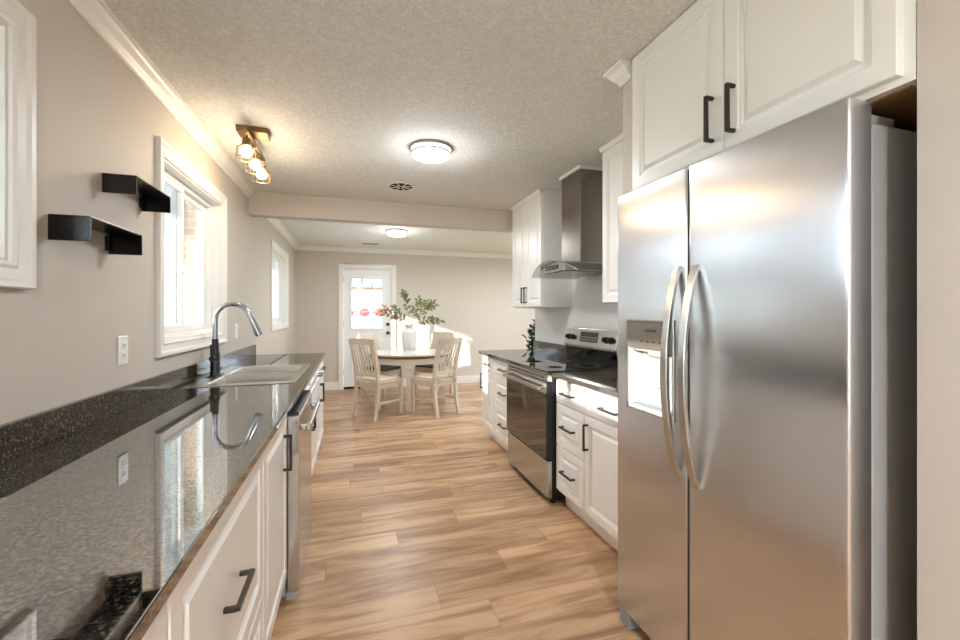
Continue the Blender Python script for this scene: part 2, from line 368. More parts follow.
def thing(name, label, cat, loc=(0, 0, 0), rz=0, group=None):
    o = bpy.data.objects.new(name, None); COL.objects.link(o); o.empty_display_size = 0.1
    o.location = loc; o.rotation_euler = (0, 0, rz); o['label'] = label; o['category'] = cat; o['kind'] = 'thing'
    if group: o['group'] = group
    return o
def tag(o, label, cat, group=None, kind='thing'):
    o['label'] = label; o['category'] = cat; o['kind'] = kind
    if group: o['group'] = group
    return o
def struct(name, mb, mat, label, bev=0.0):
    o = obj(name, mb, mat, bev=bev); o['kind'] = 'structure'; o['label'] = label; o['category'] = name.split('_')[0]
    return o
def copy_tree(o, parent=None):
    c = o.copy(); COL.objects.link(c); c.parent = parent
    for ch in list(o.children): copy_tree(ch, c)
    return c

# ================================================================ SETTING
XL, XR, YB, H = -0.93, 1.95, 7.54, 2.45
YN = -3.2
WIN = [(-0.47, 1.503, 1.465, 2.13), (2.485, 3.465, 1.175, 2.115), (5.42, 6.54, 1.18, 2.105)]
struct('floor', MB().box(-1.08, 4.35, YN - .15, YB + .15, -0.1, 0), M['floor'], 'light oak plank floor running across the kitchen and dining area')
struct('ceiling', MB().box(-1.08, 4.7, YN - .5, YB + .6, H, H + 0.15), M['ceiling'], 'off-white textured ceiling over the kitchen and dining area')
ys = sorted({YN - .15, YB + .15, *[w[0] for w in WIN], *[w[1] for w in WIN]}); zs = sorted({0, H, *[w[2] for w in WIN], *[w[3] for w in WIN]})
struct('wall_left', MB().cells([-1.08, XL], ys, zs, lambda x, y, z: not any(a < y < b and c < z < d for a, b, c, d in WIN)), M['wall'], 'long beige left wall with three white windows')
DX0, DX1, DZ = -0.18, 0.655, 2.10
struct('wall_back', MB().cells([XL, DX0, DX1, 4.2], [YB, YB + .15], [0, DZ, H], lambda x, y, z: not (DX0 < x < DX1 and z < DZ)), M['wall'], 'beige back wall of the dining area behind the table')
struct('wall_right', MB().box(XR, XR + .12, 1.57, 4.28, 0, H), M['wallcool'], 'kitchen wall behind the range and right hand cabinets')
struct('wall_alcove', MB().box(1.20, XR, 1.575, 1.655, 0, H), M['wall'], 'narrow beige stub wall between refrigerator and cabinets')
struct('wall_near_right', MB().cells([1.20, 1.35, XR, XR + .12], [YN, 0.48, 0.60, 1.57], [0, H], lambda x, y, z: (x < 1.35 and y < .6) or (.48 < y < .6) or (x > XR and y > .48)), M['wall'], 'beige wall at the right edge beside the refrigerator')
struct('wall_dining_front', MB().box(XR + .12, 4.2, 4.16, 4.28, 0, H), M['wall'], 'dining area wall behind the kitchen run')
RW = (4.7, 7.2, 0.1, 2.15)
struct('wall_dining_right', MB().cells([4.2, 4.35], [4.16, RW[0], RW[1], YB + .15], [0, RW[2], RW[3], H], lambda x, y, z: not (RW[0] < y < RW[1] and RW[2] < z < RW[3])), M['wall'], 'dining area right wall with added wide glazing')
BW = (-0.8, 1.0, 0.15, 2.15)
struct('wall_front', MB().cells([XL, BW[0], BW[1], 1.20], [YN - .15, YN], [0, BW[2], BW[3], H], lambda x, y, z: not (BW[0] < x < BW[1] and BW[2] < z < BW[3])), M['wall'], 'wall behind the viewer with an added tall window')
struct('porch_roof', MB().box(-2.73, -1.081, YN - .5, YB + .6, H, H + .15), M['siding'], 'deep white porch eave outside the left windows')
# dropped beam between kitchen and dining
struct('trim_1', MB().box(XL, XR, 4.29, 4.41, 2.232, H), M['wall'], 'beige dropped ceiling beam between kitchen and dining area', bev=0.004)
# crown mouldings
CR = [(0, 0), (0, -.075), (.010, -.075), (.013, -.064), (.018, -.058), (.032, -.044), (.046, -.022), (.054, -.014), (.064, -.010), (.064, 0)]
def crown_y(name, x, sx, y0, y1, m0, m1, label):
    struct(name, MB().prism(CR, lambda a, b: (x + sx * a, y0 + m0 * a, H + b), lambda a, b: (x + sx * a, y1 + m1 * a, H + b)), M['trim'], label)
def crown_x(name, y, sy, x0, x1, m0, m1, label):
    struct(name, MB().prism(CR, lambda a, b: (x0 + m0 * a, y + sy * a, H + b), lambda a, b: (x1 + m1 * a, y + sy * a, H + b)), M['trim'], label)
crown_y('trim_2', XL, 1, YN, 4.29, 0, 0, 'white crown moulding along the left kitchen wall')
crown_y('trim_3', XL, 1, 4.41, YB, 0, -1, 'white crown moulding along the left dining wall')
crown_x('trim_4', YB, -1, XL, 4.2, 1, -1, 'white crown moulding along the dining back wall')
CR2 = [(a * 1.0, b * 1.0) for a, b in CR]
mb = MB().prism(CR2, lambda a, b: (1.20 - a, 1.583, H + b), lambda a, b: (1.20 - a, 1.655 + a, H + b))
mb.prism(CR2, lambda a, b: (1.20 - a, 1.655 + a, H + b), lambda a, b: (1.62, 1.655 + a, H + b))
struct('trim_5', mb, M['trim'], 'short white crown piece wrapping the stub wall beside the refrigerator')
# baseboards
def baseb(name, mb, label): struct(name, mb, M['trim'], label, bev=0.004)
baseb('baseboard_back', MB().box(XL + .016, DX0 - .07, YB - .016, YB, 0, .14).box(DX1 + .07, 4.2, YB - .016, YB, 0, .14), 'white baseboard along the dining back wall')
baseb('baseboard_left', MB().box(XL, XL + .016, 4.50, YB, 0, .14), 'white baseboard under the dining window')
baseb('baseboard_right', MB().box(1.184, 1.20, YN, 0.60, 0, .14), 'white baseboard on the near right wall')
baseb('baseboard_front', MB().box(XR + .12, 4.2, 4.28, 4.296, 0, .14), 'white baseboard on the dining front wall')

# ---- windows
def window_x(name, y0, y1, z0, z1, label, mull, sills=True):
    """window in the left wall (faces +x); root at the middle of the sill"""
    w, h = y1 - y0, z1 - z0
    root = bpy.data.objects.new(name, None); COL.objects.link(root); root.location = (XL, (y0 + y1) / 2, z0)
    root['kind'] = 'structure'; root['label'] = label; root['category'] = 'window'
    f = lambda a, b, hh: (hh, a - w / 2, b)
    c = .075
    cas = MB().rings(w + 2 * c, h + 2 * c, [(c, -.0005), (c, .010), (c - .012, .015), (c - .02, .011), (.028, .013), (.018, .021), (0.004, .023), (0, .019), (0, -.0005)], f, False, False, -c, -c)
    obj('casing', cas, M['trim'], root)
    # jamb liner
    obj('jamb', MB().rings(w, h, [(0.0005, 0), (0.0005, -.149), (.010, -.149), (.010, 0), (0.0005, 0)], f, False, False), M['trim'], root)
    obj('frame', MB().rings(w, h, [(.010, -.055), (.010, -.13), (.042, -.13), (.042, -.105), (.036, -.105), (.036, -.055), (.010, -.055)], f, False, False), M['vinyl'], root)
    edges = [0.038] + [m - y0 for m in mull] + [w - 0.038]
    for i in range(len(edges) - 1):
        a0, a1 = edges[i], edges[i + 1]; a0 -= .018 if i else 0; a1 += .018 if i < len(edges) - 2 else 0
        dep = -.072 if i % 2 == 0 else -.100
        g = lambda a, b, hh: (hh + dep, a + a0 - w / 2, b + .038)
        sw, sh = a1 - a0, h - .076
        sash = obj('sash', MB().rings(sw, sh, [(0, .012), (0, -.012), (.030, -.012), (.034, -.004), (.034, .004), (.030, .012), (0, .012)], g, False, False), M['vinyl'], root)
        obj('pane', MB().rings(sw, sh, [(.030, .002), (.030, -.002)], g, True, True), M['glass'], sash)
    for m in mull:
        obj('latch', MB().box(-.062, -.052, m - (y0 + y1) / 2 - .012, m - (y0 + y1) / 2 + .012, h * .42, h * .48), M['vinyl'], root, bev=.003)
    return root
window_x('window_1', *WIN[0], 'wide white slider window at the left edge above the counter', [0.20, 0.86])
window_x('window_2', *WIN[1], 'white sliding window above the sink behind the faucet', [2.93])
window_x('window_3', *WIN[2], 'small white window on the left wall of the dining area', [5.98])
def window_flat(name, center, rz, w, h, label, n):
    root = bpy.data.objects.new(name, None); COL.objects.link(root); root.location = center; root.rotation_euler = (0, 0, rz)
    root['kind'] = 'structure'; root['label'] = label; root['category'] = 'window'
    f = lambda a, b, hh: (a - w / 2, -hh, b)
    obj('casing', MB().rings(w + .15, h + .15, [(.075, 0), (.075, .01), (.0, .02), (0, 0)], f, False, False, -.075, -.075), M['trim'], root)
    obj('frame', MB().rings(w, h, [(.002, -.05), (.002, -.12), (.05, -.12), (.05, -.05), (.002, -.05)], f, False, False), M['vinyl'], root)
    for i in range(1, n): obj('mullion', MB().box(-w / 2 + w * i / n - .03, -w / 2 + w * i / n + .03, .055, .115, .05, h - .05), M['vinyl'], root)
    obj('pane', MB().rings(w, h, [(.045, -.083), (.045, -.087)], f), M['glass'], root)
window_flat('fill_window_4', (0.1, YN, BW[2]), R(180), BW[1] - BW[0], BW[3] - BW[2], 'added tall window behind the viewer for frontal light', 2)  # unseen window, added to bring frontal light into the kitchen
window_flat('fill_window_5', (4.2, (RW[0] + RW[1]) / 2, RW[2]), R(-90), RW[1] - RW[0], RW[3] - RW[2], 'added wide glazing on the dining right wall for fill light', 2)  # unseen glazing, added to fill the dining area with sky light

# ---- back door
d = bpy.data.objects.new('door_1', None); COL.objects.link(d); d.location = ((DX0 + DX1) / 2, YB, 0)
d['kind'] = 'structure'; d['label'] = 'white exterior door with nine glass lites behind the table'; d['category'] = 'door'
W_, H_ = DX1 - DX0, DZ
c = .07
pc = MB()
for sx in (-1, 1): pc.box(sx * W_ / 2, sx * (W_ / 2 + c), -.02, -.0005, 0, H_ + c)
pc.box(-W_ / 2, W_ / 2, -.02, -.0005, H_, H_ + c)
obj('casing', pc, M['trim'], d, bev=.006)
pj = MB()
for sx in (-1, 1): pj.box(sx * (W_ / 2 - .0005), sx * (W_ / 2 - .016), 0, .149, 0, H_ - .0005)
pj.box(-W_ / 2 + .016, W_ / 2 - .016, 0, .149, H_ - .016, H_ - .0005)
obj('jamb', pj, M['trim'], d)
obj('threshold', MB().box(-W_ / 2 + .017, W_ / 2 - .017, 0.0, .149, 0, .035), M['dark'], d)
sx0, sx1, sz0, sz1 = -W_ / 2 + .019, W_ / 2 - .019, .04, H_ - .019
gx0, gx1, gz0, gz1 = -.034 - .2375, .49 - .2375, 1.05, 1.93
slab = MB().cells([sx0, gx0, gx1, sx1], [.02, .062], [sz0, gz0, gz1, sz1], lambda x, y, z: not (gx0 < x < gx1 and gz0 < z < gz1))
so = obj('door_slab', slab, M['vinyl'], d)
fd = lambda a, b, hh: (a, .02 - hh, b)
for px in (sx0 + .12, .04):
    obj('door_panel', MB().rings(.245, .60, [(0, 0.0002), (.006, .008), (.018, .008), (.03, .002), (.05, .006)], fd, False, True, px, .22), M['vinyl'], so)
obj('lite_frame', MB().rings(gx1 - gx0 + .06, gz1 - gz0 + .06, [(0, 0), (.004, .012), (.026, .014), (.034, .004), (.034, -.02), (.03, -.02)], fd, False, False, gx0 - .03, gz0 - .03), M['vinyl'], d)
mu = MB()
for i in (1, 2):
    xx = gx0 + (gx1 - gx0) * i / 3; mu.box(xx - .009, xx + .009, .026, .040, gz0, gz1)
    zz = gz0 + (gz1 - gz0) * i / 3; mu.box(gx0, gx1, .0262, .0398, zz - .009, zz + .009)
obj('muntins', mu, M['vinyl'], d)
obj('pane', MB().box(gx0, gx1, .040, .044, gz0, gz1), M['glass'], d)
kx = .585 - .2375
obj('deadbolt', MB().lathe([(.0001, -.012), (.022, -.012), (.03, -.006), (.03, .02)], 20, (kx, 0, 1.12), 'y'), M['black'], d)
obj('door_knob', MB().lathe([(.0001, -.05), (.02, -.05), (.028, -.04), (.028, -.03), (.014, -.02), (.014, 0), (.03, .004), (.03, .02)], 20, (kx, 0, .965), 'y'), M['black'], d)
obj('strike', MB().box(W_ / 2 - .018, W_ / 2 - .01, -.004, .03, .93, 1.0), M['nickel'], d)
for z in (.25, 1.08, 1.85): obj('hinge', MB().lathe([(.007, 0), (.007, .1)], 10, (sx0 - .002, .010, z)), M['nickel'], d)

# ================================================================ CABINETRY
def pull_mb(L=.155, vertical=False, c=(0, 0), y=0.0, prot=.036, s=.011):
    m = MB(); cx, cz = c
    if vertical:
        m.box(cx - s / 2, cx + s / 2, y - prot, y - prot + s, cz - L / 2, cz + L / 2)
        for e in (-1, 1): zc = cz + e * (L / 2 - s / 2); m.box(cx - s / 2, cx + s / 2, y - prot + s, y, zc - s / 2, zc + s / 2)
    else:
        m.box(cx - L / 2, cx + L / 2, y - prot, y - prot + s, cz - s / 2, cz + s / 2)
        for e in (-1, 1): xc = cx + e * (L / 2 - s / 2); m.box(xc - s / 2, xc + s / 2, y - prot + s, y, cz - s / 2, cz + s / 2)
    return m
T = .020
def front_mb(x0, x1, z0, z1):
    w, h = x1 - x0, z1 - z0
    f = lambda a, b, hh: (a, -hh, b)
    fr = .050 if min(w, h) > .2 else .032
    g = 1 if min(w, h) > .2 else .6
    L = [(0, 0.0), (0, T - .003), (.003, T), (fr, T), (fr + .004, T - .006), (fr + .011 * g, T - .006), (fr + .014 * g, T - .012), (fr + .022 * g, T - .012), (fr + .033 * g, T - .003), (fr + .036 * g, T - .001)]
    return MB().rings(w, h, L, f, True, True, x0, z0)
def fronts(root, items):
    """items: (kind, x0, x1, z0, z1, handle) ; carcass front at local y=0, front facing -y"""
    for kind, x0, x1, z0, z1, hd in items:
        p = obj(kind, front_mb(x0, x1, z0, z1), M['cab'], root)
        if hd: obj('handle', pull_mb(vertical=hd[0] == 'v', c=hd[1], y=-T), M['handle'], p, bev=.0012)
def base_cabinet(label, side, y0, y1, items, group, kick=.055, endpanel=None):
    w = y1 - y0
    if side == 'L': loc = (-.31, y0, 0); rz = R(90); dep = .62
    else: loc = (1.345, y1, 0); rz = R(-90); dep = .605
    root = thing('base_cabinet', label, 'cabinet', loc, rz, group)
    obj('carcass', MB().cells([.0005, .02, w - .02, w - .0005], [0, .018, dep - .02, dep - .002], [.105, .125, .8835], lambda x, y, z: not (.02 < x < w - .02 and .018 < y < dep - .02 and z > .125)), M['cab'], root)
    obj('toe_kick', MB().box(.0005, w - .0005, kick, dep - .05, 0, .1045), M['cab'], root)
    fronts(root, items(w)); return root
GL = 'white base cabinets along the left counter'; GR = 'white base cabinets along the right counter'
g = .003
def three(w):
    return [('drawer', .006, w - .006, .715, .868, ('h', (w / 2, .792))), ('drawer', .006, w - .006, .430, .709, ('h', (w / 2, .570))), ('drawer', .006, w - .006, .125, .424, ('h', (w / 2, .275)))]
base_cabinet('white base cabinet nearest the viewer under the left counter', 'L', .20, .80, lambda w: [('drawer', .006, w - .006, .385, .868, ('h', (w / 2, .625))), ('drawer', .006, w - .006, .125, .379, ('h', (w / 2, .252)))], GL, .03)
base_cabinet('white two-drawer base cabinet with large dark pull, bottom of the picture', 'L', .80, 1.547, lambda w: [('drawer', .006, w - .006, .385, .868, ('h', (w / 2, .625))), ('drawer', .006, w - .006, .125, .379, ('h', (w / 2, .252)))], GL, .03)
base_cabinet('white single-door base cabinet just before the dishwasher', 'L', 1.547, 2.07, lambda w: [('door', .006, w - .006, .125, .868, ('v', (w - .11, .715)))], GL, .03)
base_cabinet('white two-door sink base cabinet just past the dishwasher', 'L', 2.68, 3.58, lambda w: [('false_front', .006, w / 2 - g / 2, .715, .868, None), ('false_front', w / 2 + g / 2, w - .006, .715, .868, None),
    ('door', .006, w / 2 - g / 2, .125, .709, ('v', (w / 2 - .035, .58))), ('door', w / 2 + g / 2, w - .006, .125, .709, ('v', (w / 2 + .035, .58)))], GL, .03)
base_cabinet('white base cabinet at the far end of the left counter', 'L', 3.58, 4.46, lambda w: [('drawer', .006, w / 2 - g / 2, .715, .868, ('h', (w / 4, .792))), ('drawer', w / 2 + g / 2, w - .006, .715, .868, ('h', (w * .75, .792))),
    ('door', .006, w / 2 - g / 2, .125, .709, ('v', (w / 2 - .035, .60))), ('door', w / 2 + g / 2, w - .006, .125, .709, ('v', (w / 2 + .035, .60)))], GL, .03)
# right side (local x runs from far to near)
base_cabinet('white door base cabinet at the far end of the right counter', 'R', 3.874, 4.27, lambda w: [('drawer', .006, w - .006, .715, .868, ('h', (w / 2, .792))), ('door', .006, w - .006, .125, .709, ('v', (.045, .60)))], GR)
base_cabinet('white three-drawer base cabinet on the far side of the range', 'R', 3.338, 3.874, three, GR)
base_cabinet('white three-drawer base cabinet on the near side of the range', 'R', 2.204, 2.568, three, GR)
base_cabinet('white door base cabinet between drawer stack and refrigerator wall', 'R', 1.66, 2.204, lambda w: [('drawer', .006, w - .006, .715, .868, ('h', (w / 2, .792))), ('door', .006, w - .006, .125, .709, ('v', (.045, .585)))], GR)

# ---- countertops
SX0, SX1, SY0, SY1 = -.872, -.345, 2.63, 3.51   # sink cut-out
ct = MB().cells([-.929, SX0, SX1, -.269], [.18, SY0, SY1, 4.51], [.8845, .914], lambda x, y, z: not (SX0 < x < SX1 and SY0 < y < SY1))
o = obj('countertop', ct, M['granite'], bev=.003); tag(o, 'long polished black granite countertop under the windows', 'countertop')
obj('backsplash', MB().box(-.929, -.909, .18, 4.51, .9145, 1.013), M['splash'], o, bev=.002)
o = obj('countertop', MB().box(1.295, 1.949, 3.336, 4.30, .8845, .914), M['granite'], bev=.003); tag(o, 'black granite countertop beyond the range', 'countertop')
obj('backsplash', MB().box(1.929, 1.949, 3.336, 4.275, .9145, 1.013), M['splash'], o, bev=.002)
o = obj('countertop', MB().box(1.295, 1.949, 1.657, 2.570, .8845, .914), M['granite'], bev=.003); tag(o, 'black granite countertop between range and refrigerator', 'countertop')
obj('backsplash', MB().box(1.929, 1.949, 1.657, 2.570, .9145, 1.013), M['splash'], o, bev=.002)

# ---- wall cabinets
def wall_cabinet(label, y0, y1, xf, z0, z1, items, crown=True, dep=None, under=None):
    w = y1 - y0; dep = dep or (1.949 - xf - T)
    root = thing('wall_cabinet', label, 'cabinet', (xf + T, y1, z0), R(-90), 'white wall cabinets on the right')
    h = z1 - z0
    obj('carcass', MB().box(.0005, w - .0005, 0, dep, .0, h), M['cab'], root, bev=.001)
    obj('bottom_panel', MB().box(.02, w - .02, .02, dep - .002, -.004, -.0005), under or M['cab'], root)
    if crown: obj('top_moulding', MB().prism([(0, 0), (.022, .0), (.022, -.012), (.008, -.03), (0, -.03)], lambda a, b: (-.0, -a - T, h + b + .0), lambda a, b: (w, -a - T, h + b)), M['cab'], root)
    fronts(root, items(w, h)); return root
wall_cabinet('white wall cabinet on the far side of the range hood', 3.449, 4.16, 1.63, 1.375, 2.447, lambda w, h: [('door', .004, w / 2 - .0015, .004, h - .03, ('v', (w / 2 - .035, .12))), ('door', w / 2 + .0015, w - .004, .004, h - .03, ('v', (w / 2 + .035, .12)))])
wall_cabinet('white wall cabinet between range hood and refrigerator', 1.657, 2.479, 1.63, 1.385, 2.447, lambda w, h: [('door', .004, w / 2 - .0015, .004, h - .03, ('v', (w / 2 - .035, .12))), ('door', w / 2 + .0015, w - .004, .004, h - .03, ('v', (w / 2 + .035, .12)))])
wall_cabinet('white two-door cabinet above the refrigerator', .602, 1.573, 1.18, 1.842, 2.447, lambda w, h: [('door', .010, w / 2 - .0015, .018, h - .004, ('v', (w / 2 - .042, .14))), ('door', w / 2 + .0015, w - .022, .018, h - .004, ('v', (w / 2 + .042, .14)))], crown=False, dep=.74, under=M['cabinside'])

# ================================================================ APPLIANCES
# ---- refrigerator (origin: floor, near front corner side; local = world axes)
fx, fy0, fy1, fs = 1.09, .667, 1.548, 1.150
fr = thing('refrigerator', 'large stainless side-by-side refrigerator with curved door handles', 'refrigerator', (1.45, 1.1075, 0))
def fb(x0, x1, y0, y1, z0, z1, m=None): return (m or MB()).box(x0 - 1.45, x1 - 1.45, y0 - 1.1075, y1 - 1.1075, z0, z1)
obj('case', fb(1.178, 1.90, fy0 + .006, fy1 - .004, .04, 1.776), M['casegrey'], fr, bev=.01, seg=3, label='matte silver grey case')
obj('gasket', fb(1.168, 1.179, fy0 + .014, fs - .01, .09, 1.75, fb(1.168, 1.179, fs + .01, fy1 - .012, .09, 1.75)), M['gasket'], fr)
# right (near) door
def door_mb(y0, y1, z0, z1, hole=None):
    """slightly crowned door front with rounded edges"""
    m = MB(); n = 14; x_back = 1.168; prof = []
    for i in range(n + 1):
        s = i / n; y = y0 + (y1 - y0) * s; e = min(s, 1 - s) * (y1 - y0)
        r = .012; x = fx + .0035 * (abs(2 * s - 1) ** 2)
        prof.append((x, y))
    prof = [(x_back, y0), (fx + .014, y0), (fx + .007, y0 + .001), (fx + .0040, y0 + .004), (fx + .0034, y0 + .010)] + prof[1:-1] + [(fx + .0034, y1 - .010), (fx + .0040, y1 - .004), (fx + .007, y1 - .001), (fx + .014, y1), (x_back, y1)]
    return prof
def extrude_door(prof, zs, hole=None):
    m = MB(); n = len(prof); vs = [(x - 1.45, y - 1.1075, z) for z in zs for x, y in prof]; fs = []
    for k in range(len(zs) - 1):
        for i in range(n):
            j = (i + 1) % n
            if hole and i < n - 1:
                ym = (prof[i][1] + prof[j][1]) / 2; zm = (zs[k] + zs[k + 1]) / 2
                if hole[0] < ym < hole[1] and hole[2] < zm < hole[3]: continue
            fs.append((k * n + i, k * n + j, (k + 1) * n + j, (k + 1) * n + i))
    m.add(vs, fs, True); m.add(vs[:n], [tuple(range(n))[::-1]]); m.add(vs[-n:], [tuple(range(n))])
    return m
DZ0, DZ1 = .070, 1.818
obj('gap_shade_strip', fb(fx + .005, 1.168, fs - .0025, fs + .0025, .09, 1.81), M['gasket'], fr)  # dark strip filling the gap, stands in for the shade between the doors
rd = obj('door', extrude_door(door_mb(fy0, fs - .003, DZ0, DZ1), [DZ0, DZ1]), M['fridge'], fr)
# freezer door with an opening for the dispenser
pf = door_mb(fs + .003, fy1, DZ0, DZ1)
HY0, HY1, HZ0, HZ1 = 1.215, 1.470, .935, 1.288
pf = sorted([p for p in pf[2:-2]] , key=lambda p: p[1])
front_x = lambda y: fx + .0035 * (abs(2 * (y - fs) / (fy1 - fs) - 1) ** 2)
extra = [(front_x(HY0), HY0), (front_x(HY1), HY1)]
mid = sorted(pf + extra, key=lambda p: p[1])
pf = [(1.168, fs + .003), (fx + .014, fs + .003)] + mid + [(fx + .014, fy1), (1.168, fy1)]
ld = obj('door', extrude_door(pf, [DZ0, HZ0, HZ1, DZ1], (HY0, HY1, HZ0, HZ1)), M['fridge'], fr)
# dispenser
dm = lambda x0, x1, y0, y1, z0, z1, m=None: fb(x0, x1, y0, y1, z0, z1, m)
ds = obj('dispenser', MB().add([(p[0] - 1.45, p[1] - 1.1075, p[2]) for p in
    [(fx + .003, HY0, HZ0), (fx + .003, HY1, HZ0), (fx + .003, HY1, 1.18), (fx + .003, HY0, 1.18), (fx + .062, HY0 + .015, HZ0 + .02), (fx + .062, HY1 - .015, HZ0 + .02), (fx + .062, HY1 - .015, 1.18), (fx + .062, HY0 + .015, 1.18)]],
    [(0, 1, 5, 4), (1, 2, 6, 5), (2, 3, 7, 6), (3, 0, 4, 7), (4, 5, 6, 7)]), M['whiteplastic'], ld, label='white water and ice dispenser recess')
obj('control_panel', dm(fx + .001, fx + .03, HY0, HY1, 1.18, HZ1), M['panelgrey'], ds, bev=.002)
obj('drip_tray', dm(fx - .003, fx + .05, HY0 + .01, HY1 - .01, HZ0, HZ0 + .018), M['whiteplastic'], ds, bev=.004)
obj('paddle', dm(fx + .030, fx + .038, 1.285, 1.375, 1.03, 1.15), M['whiteplastic'], ds, bev=.006)
obj('spout', dm(fx + .012, fx + .045, 1.295, 1.365, 1.15, 1.18, dm(fx + .016, fx + .04, HY0 + .01, HY1 - .01, 1.166, 1.1795)), M['casegrey'], ds, bev=.004)
obj('bezel', MB().rings(HY1 - HY0 + .012, HZ1 - HZ0 + .012, [(0, 0.003), (0.001, .006), (.006, .006), (.007, 0.0)], lambda a, b, hh: (fx + .0015 - hh - 1.45, a + HY0 - .006 - 1.1075, b + HZ0 - .006), False, False), M['steel'], ds)
def text(body, size, loc, rot, mat, parent, name='lettering'):
    cu = bpy.data.curves.new(name, 'FONT'); cu.body = body; cu.size = size; cu.align_x = 'CENTER'; cu.align_y = 'CENTER'; cu.extrude = .0004
    o = bpy.data.objects.new(name, cu); COL.objects.link(o); cu.materials.append(mat); 
    bpy.context.view_layer.update()
    me = bpy.data.meshes.new_from_object(o.evaluated_get(bpy.context.evaluated_depsgraph_get()))
    bpy.data.objects.remove(o); o = bpy.data.objects.new(name, me); COL.objects.link(o)
    if not me.materials: me.materials.append(mat)
    o.parent = parent; o.location = loc; o.rotation_euler = rot; return o
text('FRIGIDAIRE', .013, (fx + .0005 - 1.45, 1.335 - 1.1075, 1.250), (R(90), 0, R(-90)), M['textgrey'], ds)
for i in range(4): obj('button', dm(fx - .0005, fx + .002, 1.275 + i * .035, 1.287 + i * .035, 1.205, 1.212), M['textgrey'], ds)
# curved handles
def arc_handle(y, z0, z1, parent):
    m = MB(); n = 24; vs = []; w = .030; th = .016
    for i in range(n + 1):
        s = i / n; z = z0 + (z1 - z0) * s; bow = math.sin(math.pi * s) ** .75
        x = fx - .006 - .060 * bow
        dz = .0
        vs += [(x, y - w / 2, z), (x, y + w / 2, z), (x + th, y + w / 2 - .003, z), (x + th, y - w / 2 + .003, z)]
    vs = [(a - 1.45, b - 1.1075, c_) for a, b, c_ in vs]; fs = []
    for i in range(n):
        for k in range(4): fs.append((i * 4 + k, i * 4 + (k + 1) % 4, (i + 1) * 4 + (k + 1) % 4, (i + 1) * 4 + k))
    fs += [(3, 2, 1, 0), (n * 4, n * 4 + 1, n * 4 + 2, n * 4 + 3)]
    m.add(vs, fs, True)
    return obj('handle', m, M['steel'], parent, bev=.002)
arc_handle(1.190, .748, 1.482, ld); arc_handle(1.110, .738, 1.480, rd)
obj('hinge_cover', fb(1.20, 1.31, fy0 + .03, fy0 + .15, 1.777, 1.812), M['casegrey'], fr, bev=.006)
obj('hinge_cover', fb(1.12, 1.31, fy1 - .12, fy1 - .03, 1.819, 1.835), M['casegrey'], fr, bev=.004)
obj('kick_grille', fb(1.175, 1.20, fy0 + .03, fy1 - .03, .012, .075), M['gasket'], fr)
for yy in (1.50, fy0 + .055):
    obj('foot', MB().hexa([(1.095 - 1.45, yy - .03 - 1.1075, 0), (1.24 - 1.45, yy - .03 - 1.1075, 0), (1.24 - 1.45, yy + .03 - 1.1075, 0), (1.095 - 1.45, yy + .03 - 1.1075, 0)],
        [(1.095 - 1.45, yy - .035 - 1.1075, .066), (1.24 - 1.45, yy - .035 - 1.1075, .066), (1.24 - 1.45, yy + .035 - 1.1075, .066), (1.095 - 1.45, yy + .035 - 1.1075, .066)]), M['footgrey'], fr, bev=.003)

# ---- range (local: width x, front -y ; rotated like the right cabinets)
ry0, ry1 = 2.573, 3.333
rg = thing('range', 'stainless electric range with black glass top and oven door', 'stove', (1.27, (ry0 + ry1) / 2, 0), R(-90))
w = ry1 - ry0; hw = w / 2
obj('body', MB().box(-hw + .002, hw - .002, .03, .66, .03, .905), M['black'], rg, bev=.002)
for sx in (-1, 1):
    for yy in (.06, .60): obj('foot', MB().lathe([(.018, 0), (.018, .012), (.010, .014), (.010, .03)], 14, (sx * (hw - .05), yy, 0)), M['black'], rg)
dr = obj('storage_drawer', MB().box(-hw, hw, -.004, .03, .055, .305), M['steel'], rg, bev=.004)
od = obj('oven_door', MB().box(-hw, hw, -.012, .03, .315, .845), M['black'], rg, bev=.005)
obj('door_glass', MB().box(-hw + .004, hw - .004, -.0165, -.0125, .322, .765), M['ovenglass'], od, bev=.001)
obj('door_trim', MB().box(-hw, hw, -.018, -.0125, .768, .845), M['steel'], od, bev=.002)
hn = MB().box(-hw + .03, hw - .03, -.066, -.044, .79, .815)
for sx in (-1, 1): hn.box(sx * (hw - .035), sx * (hw - .065), -.046, -.0185, .793, .812)
obj('handle', hn, M['steel'], od, bev=.005)
obj('vent_trim', MB().box(-hw, hw, -.006, .03, .85, .897), M['steel'], rg, bev=.002)
sl = MB()
for i in range(14): xx = -hw + .07 + i * (w - .14) / 13; sl.box(xx - .017, xx + .017, -.0068, -.0062, .866, .878)
obj('vent_slot', sl, M['dark'], rg)
ctp = obj('cooktop', MB().box(-hw, hw, -.012, .60, .9055, .9215), M['blackglass'], rg, bev=.003)
for bx, by, rr in ((-.19, .15, .10), (.19, .15, .085), (-.19, .42, .075), (.19, .42, .10)):
    ring = MB()
    for r_ in (rr, rr * .62):
        ring.lathe([(r_ - .0015, 0), (r_ + .0015, 0), (r_ + .0015, .0004), (r_ - .0015, .0004)], 40, (bx, by, .9216))
    obj('burner_ring', ring, M['display'], ctp)
